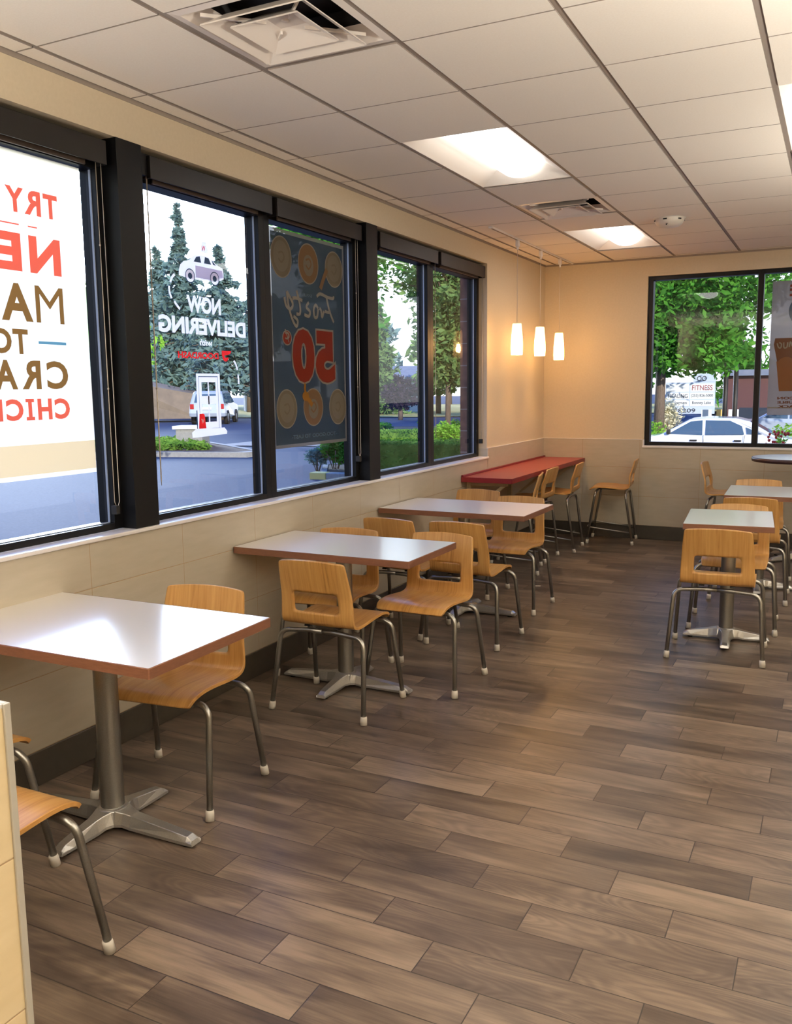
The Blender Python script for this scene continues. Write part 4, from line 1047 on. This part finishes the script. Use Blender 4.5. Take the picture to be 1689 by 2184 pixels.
for _ in range(5200):
    a, b, c = rnd.random(), rnd.random(), rnd.random(); P4 = [(-14.6, 14.8), (-12.6, 15.6), (-16.4, 18.9), (-22, 14.0)]
    u = rnd.random(); v = rnd.random()
    x = (1 - u) * ((1 - v) * P4[3][0] + v * P4[2][0]) + u * ((1 - v) * P4[0][0] + v * P4[1][0]); y = (1 - u) * ((1 - v) * P4[3][1] + v * P4[2][1]) + u * ((1 - v) * P4[0][1] + v * P4[1][1])
    leaves(gc, (x, y, GZ + .22), (.1, .1, .14), 1, .16, rnd)
o = gc.build('groundcover_plants', L5); tag(o, 'low green plants covering the kerbed island', 'plants', None, 'stuff')
cb = empty('concrete_box', (-14.6, 17.3, GZ), .3, 'grey concrete box on the planted island below the decal door', 'utility box')
MB().box((-.42, -.3, 0), (.42, .3, .62)).build('box_body', MT['kerb'], cb, bevel=.02); MB().box((-.5, -.36, .62), (.5, .36, .72)).build('box_lid', MT['white_trim'], cb, bevel=.01)
isl2, inn2 = island([(-17, 26.2), (-10.4, 28.4), (-9.0, 30.2), (-10.5, 31.4), (-17, 29.4)], 'far kerbed island with round shrubs')
isl3, inn3 = island([(-9.3, 16.7), (-2.8, 19.0), (-3.6, 21.5), (-10.2, 19.3)], 'kerbed bed of the rounded bush and hedge', .10)
isl4, inn4 = island([(-6.2, 11.0), (-2.9, 11.9), (-3.0, 13.6), (-7.3, 12.9)], 'kerbed bed of the dark hedge near the windows', .12)
ky = empty('kerb_end', (-6.1, 11.02, GZ), .1, 'yellow painted kerb end under the bright leafy shrub', 'kerb'); MB().box((-.30, -.13, -.02), (.05, .13, .135)).build('painted_end', MT['yellow'], ky, bevel=.02); MB().box((.05, -.12, -.02), (1.0, .12, .130)).build('kerb_stone', MT['kerb'], ky, bevel=.02)
struct(MB().add([(-15, 18.6, -.125), (-9.9, 19.8, -.125), (-8.2, 22.6, -.125), (-15, 24.2, -.125)], [(0, 1, 2, 3)]).build('paving', MT['kerb']))
# dry grass beyond the road
struct(MB().add([(-70, 34, -.10), (-20, 44.5, -.10), (-12, 49, -.10), (-25, 80, -.05), (-90, 80, -.05)], [(0, 1, 2, 3, 4)]).build('lawn', MT['dry']))
struct(MB().add([(-12, 49, -.10), (-4, 58, -.10), (-4, 80, -.05), (-25, 80, -.05)], [(0, 1, 2, 3)]).build('lawn', MT['dry']))
# houses
MT['hw'] = mat('house_white', (226, 228, 232), 0.8); MT['roof'] = mat_noise('roof_shingle', (112, 122, 138), (130, 138, 152), 3, .9); MT['pane'] = mat('house_window', (50, 60, 72), 0.2)
def house(loc, rz, w, d, h, rh, label, over=.4):
    t = empty('house', loc, rz, label, 'house')
    m = MB().box((-w / 2, -d / 2, -.3), (w / 2, d / 2, h)); m.prism([(-d / 2, h), (d / 2, h), (0, h + rh)], 0, -w / 2, w / 2); m.build('wall', MT['hw'], t)
    r = MB()
    for s_ in (1, -1):
        a = [(-w / 2 - over, s_ * (d / 2 + over), h - rh * over / (d / 2)), (w / 2 + over, s_ * (d / 2 + over), h - rh * over / (d / 2)), (w / 2 + over, 0, h + rh), (-w / 2 - over, 0, h + rh)]
        r.add(a + [(p[0], p[1], p[2] + .16) for p in a], [(0, 1, 2, 3), (4, 5, 6, 7), (0, 1, 5, 4), (1, 2, 6, 5), (2, 3, 7, 6), (3, 0, 4, 7)])
    r.build('roof', MT['roof'], t)
    for x in (-w * .28, w * .2):
        f = MB().box((x - .55, -d / 2 - .05, h * .42), (x + .55, -d / 2 + .01, h * .82)).build('window', MT['white_trim'], t); MB().box((x - .47, -d / 2 - .06, h * .46), (x + .47, -d / 2 - .045, h * .79)).build('pane', MT['pane'], f)
    return t
house((-39.6, 58.6, GZ), math.radians(38), 5.6, 5.0, 2.3, 1.7, 'white house with grey roof beyond the road')
house((-51.5, 57.6, .6), math.radians(-52), 4.0, 3.4, 2.6, 1.2, 'house with a white gable above the brown bank at the left')
house((-26.8, 56.5, GZ), math.radians(25), 4.4, 4.0, 2.6, .7, 'low white building behind the dark purple tree')
MT['bank'] = mat_noise('brown_bank', (112, 100, 86), (130, 116, 98), 2, .9)
bk = MB(); bk.add([(-46, 36.5, -.2), (-35.0, 42.7, -.2), (-35.2, 43.4, 1.3), (-40.5, 40.2, 2.5), (-46.5, 37.5, 3.1), (-48, 40, 3.2), (-41.5, 43.5, 2.6), (-36.0, 46.0, 1.3), (-36, 46, -.2), (-50, 40, -.2)],
        [(0, 1, 2, 3, 4), (4, 3, 6, 5), (3, 2, 7, 6), (1, 8, 7, 2), (0, 4, 5, 9), (9, 5, 6, 7, 8)])
bk.v = [(2.87 + (x - 2.87) * .86, -3.74 + (y + 3.74) * .86, 1.6 + (z_ - 1.6) * .86) for x, y, z_ in bk.v]
o = bk.build('earth_bank', MT['bank']); tag(o, 'brown sloping bank below the left house', 'bank')

# ------------------------------------------------------------------ cars
MT['car_w'] = mat('car_white', (236, 240, 244), 0.18, 0, .6, coat=.8, coat_rough=.05); MT['car_s'] = mat('car_silver', (178, 190, 206), 0.22, .2, .6, coat=.8, coat_rough=.05)
MT['car_g'] = mat('car_glass', (70, 92, 112), 0.04, 0, .8); MT['tyre'] = mat('tyre', (26, 26, 28), .8); MT['hub'] = mat('hubcap', (150, 152, 156), .35, .6); MT['tail'] = mat('tail_light', (170, 30, 30), .25); MT['plate'] = mat('number_plate_blank', (220, 224, 226), .5)
MT['seatgrey'] = mat('car_seat', (88, 84, 80), .8)
def car(name, loc, rz, side, roof, wid, paint, label, wheels, win):
    """side: body outline (x forward, z); win: list of side window outlines"""
    t = empty(name, loc, rz, label, 'car'); W = wid / 2
    b = MB(); n = len(side); zs = max(p[1] for p in side)
    def inset(z): return W - max(0, (z - .88)) * .26 - max(0, .45 - z) * .15
    vs = []
    for f in (1, .93):
        pass
    L = [(x, -inset(z), z) for x, z in side]; R = [(x, inset(z), z) for x, z in side]
    L2 = [(x, -inset(z) * .9, z) for x, z in side]; R2 = [(x, inset(z) * .9, z) for x, z in side]
    cx = sum(p[0] for p in side) / n; cz = sum(p[1] for p in side) / n
    sh = lambda p: (cx + (p[0] - cx) * .985, p[1], cz + (p[2] - cz) * .955)
    rows = [[sh(p) for p in L], L2, R2, [sh(p) for p in R]]
    vs = [p for r in rows for p in r]
    fs = [(r * n + i, r * n + (i + 1) % n, (r + 1) * n + (i + 1) % n, (r + 1) * n + i) for r in range(3) for i in range(n)] + [tuple(range(n))[::-1], tuple(range(3 * n, 4 * n))]
    bo = b.add(vs, fs).build('body', paint, t, bevel=.02)
    for s_ in (1, -1):
        for wpoly in win:
            m = MB(); pts = []
            for x, z in wpoly: pts.append((x, s_ * (inset(z) + .006), z))
            m.add(pts + [(p[0], p[1] - s_ * .03, p[2]) for p in pts], [tuple(range(len(pts)))] + [(i, (i + 1) % len(pts), (i + 1) % len(pts) + len(pts), i + len(pts)) for i in range(len(pts))]); m.build('side_window', MT['car_g'], t)
        for x in wheels:
            wv = MB().lathe([(0, -.1), (.30, -.1), (.325, -.07), (.325, .07), (.30, .1), (0, .1)], n=24); wv.xform(Matrix.Translation((x, s_ * (W - .11), .325)) @ Matrix.Rotation(PI / 2, 4, 'X')); wo = wv.build('wheel', MT['tyre'], t)
            hv = MB().lathe([(0, .0), (.17, .0), (.19, -.01), (.19, -.03)], n=20); hv.xform(Matrix.Translation((x, s_ * (W - .005), .325)) @ Matrix.Rotation(-s_ * PI / 2, 4, 'X')); hv.build('hubcap', MT['hub'], wo)
            av = MB().lathe([(.34, -.01), (.40, -.01), (.40, .02), (.34, .02)], n=24); av.xform(Matrix.Translation((x, s_ * (W - .012), .335)) @ Matrix.Rotation(PI / 2, 4, 'X')); av.build('wheel_arch', MT['dark'], t)
    return t, inset
sed = [(-2.2, .30), (-2.25, .55), (-2.18, .86), (-1.75, .93), (-1.10, 1.32), (-.75, 1.405), (.0, 1.42), (.40, 1.37), (1.08, .98), (1.15, .955), (1.85, .82), (2.15, .68), (2.2, .45), (2.15, .28), (1.2, .24), (-1.2, .24)]
wn = [[(.92, .985), (.36, 1.315), (.06, 1.35), (.05, .965)], [(-.03, .965), (-.02, 1.35), (-.62, 1.34), (-.92, 1.20), (-.98, .985)], [(-1.06, 1.0), (-1.02, 1.17), (-1.42, 1.0)]]
SX, SY = -.30, 21.5
sc_, ins = car('sedan_car', (SX, SY, gz(SX, SY) - .02), PI + math.radians(3), sed, 1.42, 1.72, MT['car_w'], 'white sedan passing outside the back window', (1.38, -1.32), wn)
for (a, b) in (((.02, .97), (.01, .30)), ((-1.0, .97), (-.92, .35))):
    for s_ in (1, -1):
        MB().tube([(a[0], s_ * (ins(.8) + .002), a[1]), (b[0], s_ * (ins(.5) + .002), b[1])], .006, 5).build('door_gap', MT['dark'], sc_)
for x in (.18, -.92):
    for s_ in (1, -1): MB().box((x, s_ * (ins(.8)) - .012, .80), (x + .18, s_ * ins(.8) + .022 * s_, .84)).build('door_handle', MT['dark'], sc_, bevel=.004)
for s_ in (1, -1): MB().box((.86, s_ * .83 - .09 * s_, .98), (.96, s_ * .83 + .10 * s_, 1.10)).build('wing_mirror', MT['dark'], sc_, bevel=.02)
MB().add([(-1.12, -.52, 1.315), (-1.12, .52, 1.315), (-1.70, .64, .965), (-1.70, -.64, .965)], [(0, 1, 2, 3)]).add([(.43, -.54, 1.375), (.43, .54, 1.375), (1.06, .66, 1.0), (1.06, -.66, 1.0)], [(0, 1, 2, 3)]).build('windscreen', MT['car_g'], sc_, loc=(0, 0, .012))
suv = [(-2.2, .42), (-2.27, .60), (-2.24, 1.05), (-2.05, 1.62), (-1.85, 1.74), (.2, 1.76), (.55, 1.70), (1.15, 1.12), (2.05, 1.0), (2.2, .75), (2.2, .40), (1.2, .34), (-1.2, .34)]
wn2 = [[(1.0, 1.12), (.5, 1.62), (.05, 1.64), (.05, 1.10)], [(-.02, 1.10), (-.02, 1.64), (-.95, 1.64), (-.95, 1.10)], [(-1.05, 1.12), (-1.05, 1.62), (-1.8, 1.60), (-1.95, 1.14)]]
sv, ins2 = car('suv_car', (-27.6, 34.9, GZ), math.radians(118), suv, 1.76, 1.9, MT['car_s'], 'silver car driving off on the road behind the decal door', (1.4, -1.35), wn2)
MB().add([(-2.20, -.66, 1.16), (-2.20, .66, 1.16), (-2.05, .58, 1.60), (-2.05, -.58, 1.60)], [(0, 1, 2, 3)]).build('rear_window', MT['car_g'], sv, loc=(-.035, 0, 0))
for s_ in (1, -1): MB().box((-2.29, s_ * .78 - .10, .82), (-2.2, s_ * .78 + .10, 1.08)).build('tail_light', MT['tail'], sv, bevel=.02)
MB().box((-2.31, -.24, .78), (-2.25, .24, .92)).build('number_plate', MT['plate'], sv)

# ------------------------------------------------------------------ beyond the back window
tree('leafy_tree', (-2.2, 24.9, gz(-2.2, 24.9)), 9.8, 2.2, 4.3, L1, 30000, .25, 'big bright green tree filling the back window', trunk=.15, seed=61, blobs=130, keep=lambda c: c[2] > (2.7 if c[0] < .9 else 3.9), extra=[((-.9 + .46 * (k % 7), -.9 + .7 * (k % 3), 2.95 + .5 * (k // 7) + .13 * (k % 2)), .62) for k in range(28)])
tree('leafy_tree', (4.6, 27.5, gz(3.6, 23.5)), 7.6, 2.6, 2.0, L2, 3200, .2, 'light green tree half hidden by the burger poster', trunk=.12, seed=62)
bush('roadside_bush', (-1.9, 23.4, gz(-.7, 20.3)), (.75, .4, .62), L2, 1500, .12, 'yellow green bush beside the tree trunk, in front of the car bonnet', seed=63)
bush('roadside_bush', (1.5, 24.3, gz(1.9, 25.6)), (1.2, .5, .60), L2, 1500, .14, 'long yellow green bush behind the car boot', seed=64)
fb = bush('flower_bush', (2.16, 10.2, gz(2.16, 10.2)), (.22, .22, .62), L2, 1100, .085, 'leafy plant with red flowers at the lower right of the back window', seed=65)
m = MB(); rnd = random.Random(66)
for _ in range(26): m.lathe([(0, -.03), (.018, -.01), (.02, .01), (0, .02)], (rnd.uniform(-.22, .1), rnd.uniform(-.22, 0), rnd.uniform(.92, 1.16)), 7)
m.build('flower', mat('flower_red', (206, 40, 36), .6), fb)
for k, (x, y, h_) in enumerate(((-10.0, 52, 7), (-3.0, 60, 7), (4.5, 64, 7.5), (11, 60, 7))):
    tree('distant_tree', (x, y, -.65), h_, .8, 3.6, L1, 1400, .7, ['far tree left behind the sign board', 'far tree behind the brown shop', 'far tree right of the brown shop', 'far tree hidden behind the burger poster'][k], trunk=.2, seed=70 + k, blobs=18)
MT['board'] = mat('sign_board', (190, 206, 232), .5); MT['board_w'] = mat('sign_strip', (228, 234, 242), .5); MT['ink'] = mat('sign_ink', (60, 66, 84), .6)
sb = empty('sign_board', (-2.35, 29.7, -.65), math.radians(4), 'pale blue street sign board with phone number lines', 'sign')
MB().box((-.20, -.08, 0), (-.08, .08, 1.2)).build('sign_post', MT['kerb'], sb); MB().box((1.05, -.08, 0), (1.17, .08, 1.2)).build('sign_post', MT['kerb'], sb)
MB().box((-.45, -.10, 1.22), (1.25, .10, 2.36)).box((.5, -.1, 2.36), (1.25, .1, 2.66)).build('sign_panel', MT['board'], sb, bevel=.01)
for a, b in ((1.50, 1.72), (1.76, 1.98), (2.02, 2.30)): MB().box((-.42, -.108, a), (.36, -.099, b)).build('sign_strip', MT['board_w'], sb); MB().box((.40, -.108, a), (1.21, -.099, b)).build('sign_strip', MT['board_w'], sb)
def flat_text(body, x0, x1, z0, z1, y, m_, parent, name='sign_lettering', bold=.01):
    vs, fs = text_verts(body, bold); vs = fit(vs, x0, x1, z0, z1); return MB().add([(u, y, v) for u, v in vs], fs).build(name, m_, parent)
flat_text('(253) 826-5000', .44, 1.18, 1.80, 1.94, -.111, MT['ink'], sb); flat_text('FITNESS', .46, 1.16, 2.07, 2.25, -.111, mat('sign_ink_red', (150, 80, 90), .6), sb); flat_text('Bonney Lake', .48, 1.12, 1.54, 1.68, -.111, MT['ink'], sb); flat_text('James', -.15, .30, 1.54, 1.68, -.111, MT['ink'], sb); flat_text('HEALING', -.36, .32, 1.80, 1.94, -.111, MT['ink'], sb); flat_text('18209', -.1, .60, 1.27, 1.42, -.111, MT['ink'], sb); flat_text('OO', .62, .95, 2.40, 2.58, -.111, MT['ink'], sb)
bush('sunlit_bush', (-2.6, 28.2, -.65), (.75, .5, .95), leaf_mat('leaf_sunlit', (226, 220, 190), (236, 230, 206)), 1800, .14, 'pale bush just left of the sign board, sunlight painted into its leaves', seed=67)  # bush blown white by the sun, the glare painted as leaf colour
for k, (x, y) in enumerate(((-.35, 26.0), (-.08, 26.3))):
    t = empty('utility_pole', (x, y, -.65), 0, ['thin dark pole, left of the pair behind the car', 'thin dark pole, right of the pair behind the car'][k], 'pole'); MB().tube([(0, 0, 0), (0, 0, 3.1 - .2 * k)], .075, 10).build('pole_shaft', MT['dark'], t); MB().lathe([(0, 0), (.13, 0), (.13, .05), (.08, .08), (0, .08)], n=12).build('pole_foot', MT['kerb'], t)
for k, (x, mt_, lb) in enumerate(((-1.0, MT['board_w'], 'white leaning street placard left of the poles'), (-.55, mat('placard_yellow', (232, 190, 110), .6), 'white and yellow street placard between the poles'), (-.2, MT['board_w'], 'white placard right of the yellow one'))):
    t = empty('street_placard', (x, 26.8 + .2 * k, -.65), .1, lb, 'placard'); MB().box((-.16, -.03, .35), (.16, .03, 1.45)).build('placard_panel', mt_, t); MB().box((-.02, -.02, 0), (.02, .02, .36)).build('placard_stake', MT['kerb'], t)
sh_ = empty('brown_shop', (1.0, 44, -.65), 0, 'dark red brown shop front behind the poles', 'building')
MB().box((-3.2, 0, 0), (4.5, 4, 2.7)).build('shop_wall', mat('shop_brown', (96, 62, 60), .8), sh_); MB().box((-3.5, -.3, 2.7), (4.8, 4.2, 3.0)).build('shop_roof', MT['roof'], sh_); MB().box((-2.6, -.02, .3), (-.6, .02, 1.1)).build('shop_window', MT['pane'], sh_); MB().box((.2, -.02, .3), (2.4, .02, 1.1)).build('shop_window', MT['pane'], sh_)
c2, _i = car('parked_car', (1.2, 33.5, -.65), PI + .05, sed, 1.42, 1.72, MT['car_s'], 'blue grey car parked farther behind the white sedan', (1.38, -1.32), wn)
# ------------------------------------------------------------------ sky, sun, camera
w = bpy.data.worlds.new('sky'); scene.world = w; w.use_nodes = True
nt = w.node_tree; bg = nt.nodes['Background']
class W(NT):
    def __init__(s): s.t = nt; s.b = None
t = W()
gen = nt.nodes.new('ShaderNodeTexCoord').outputs['Generated']
z = t.sep(gen)[2]
sky = t.ramp(t.math('MULTIPLY_ADD', z, 1.0, 0.0), [(0.0, (244, 248, 255)), (0.25, (206, 229, 255)), (0.5, (78, 146, 250)), (1.0, (40, 108, 240))])
dn = nt.nodes.new('ShaderNodeVectorMath'); dn.operation = 'DOT_PRODUCT'
nv = nt.nodes.new('ShaderNodeVectorMath'); nv.operation = 'NORMALIZE'; nt.links.new(gen, nv.inputs[0])
gd = Vector(GLOW_DIR).normalized(); nt.links.new(nv.outputs[0], dn.inputs[0]); dn.inputs[1].default_value = gd
dp_ = t.math('MAXIMUM', dn.outputs['Value'], 0.0)
glow = t.math('ADD', t.math('MULTIPLY', t.math('POWER', dp_, 260.0), GLOW), t.math('MULTIPLY', t.math('POWER', dp_, 14.0), GLOW2))
stren = t.math('ADD', SKY, glow)
nt.links.new(sky, bg.inputs[0]); nt.links.new(stren, bg.inputs[1])

sl = bpy.data.lights.new('sun', 'SUN'); sl.energy = SUN; sl.angle = math.radians(.6); sl.color = (1, .93, .80)
so = bpy.data.objects.new('sun', sl); COL.objects.link(so)
sd = Vector((-.62, .70, -.36)).normalized(); so.rotation_euler = sd.to_track_quat('-Z', 'Y').to_euler(); so.location = (20, -20, 20)

cam = bpy.data.cameras.new('camera'); co = bpy.data.objects.new('camera', cam); COL.objects.link(co)
f_px = 1866.446; cam.sensor_fit = 'VERTICAL'; cam.sensor_height = 36.0; cam.lens = f_px / 2184 * 36.0
yaw, pit, rol = 0.466452, 0.139849, 0.011810
fw = Vector((-math.sin(yaw) * math.cos(pit), math.cos(yaw) * math.cos(pit), -math.sin(pit)))
rt_ = Vector((math.cos(yaw), math.sin(yaw), 0)); dnv = fw.cross(rt_)
r2 = rt_ * math.cos(rol) + dnv * math.sin(rol); d2 = -rt_ * math.sin(rol) + dnv * math.cos(rol)
M = Matrix((r2, -d2, -fw)).transposed().to_4x4(); M.translation = Vector((2.873315, -3.739828, 1.599657)); co.matrix_world = M
cam.clip_start = .05; cam.clip_end = 500
scene.camera = co
vs_ = scene.view_settings; vs_.view_transform = 'Standard'; vs_.look = 'None'; vs_.gamma = 1.0; vs_.exposure = EXPO; vs_.use_curve_mapping = False
scene.display_settings.display_device = 'sRGB'
cy = scene.cycles
cy.max_bounces = 10; cy.diffuse_bounces = 5; cy.glossy_bounces = 5; cy.transmission_bounces = 6; cy.transparent_max_bounces = 16
cy.sample_clamp_indirect = 6.0; cy.caustics_reflective = False; cy.caustics_refractive = False
cy.use_denoising = True
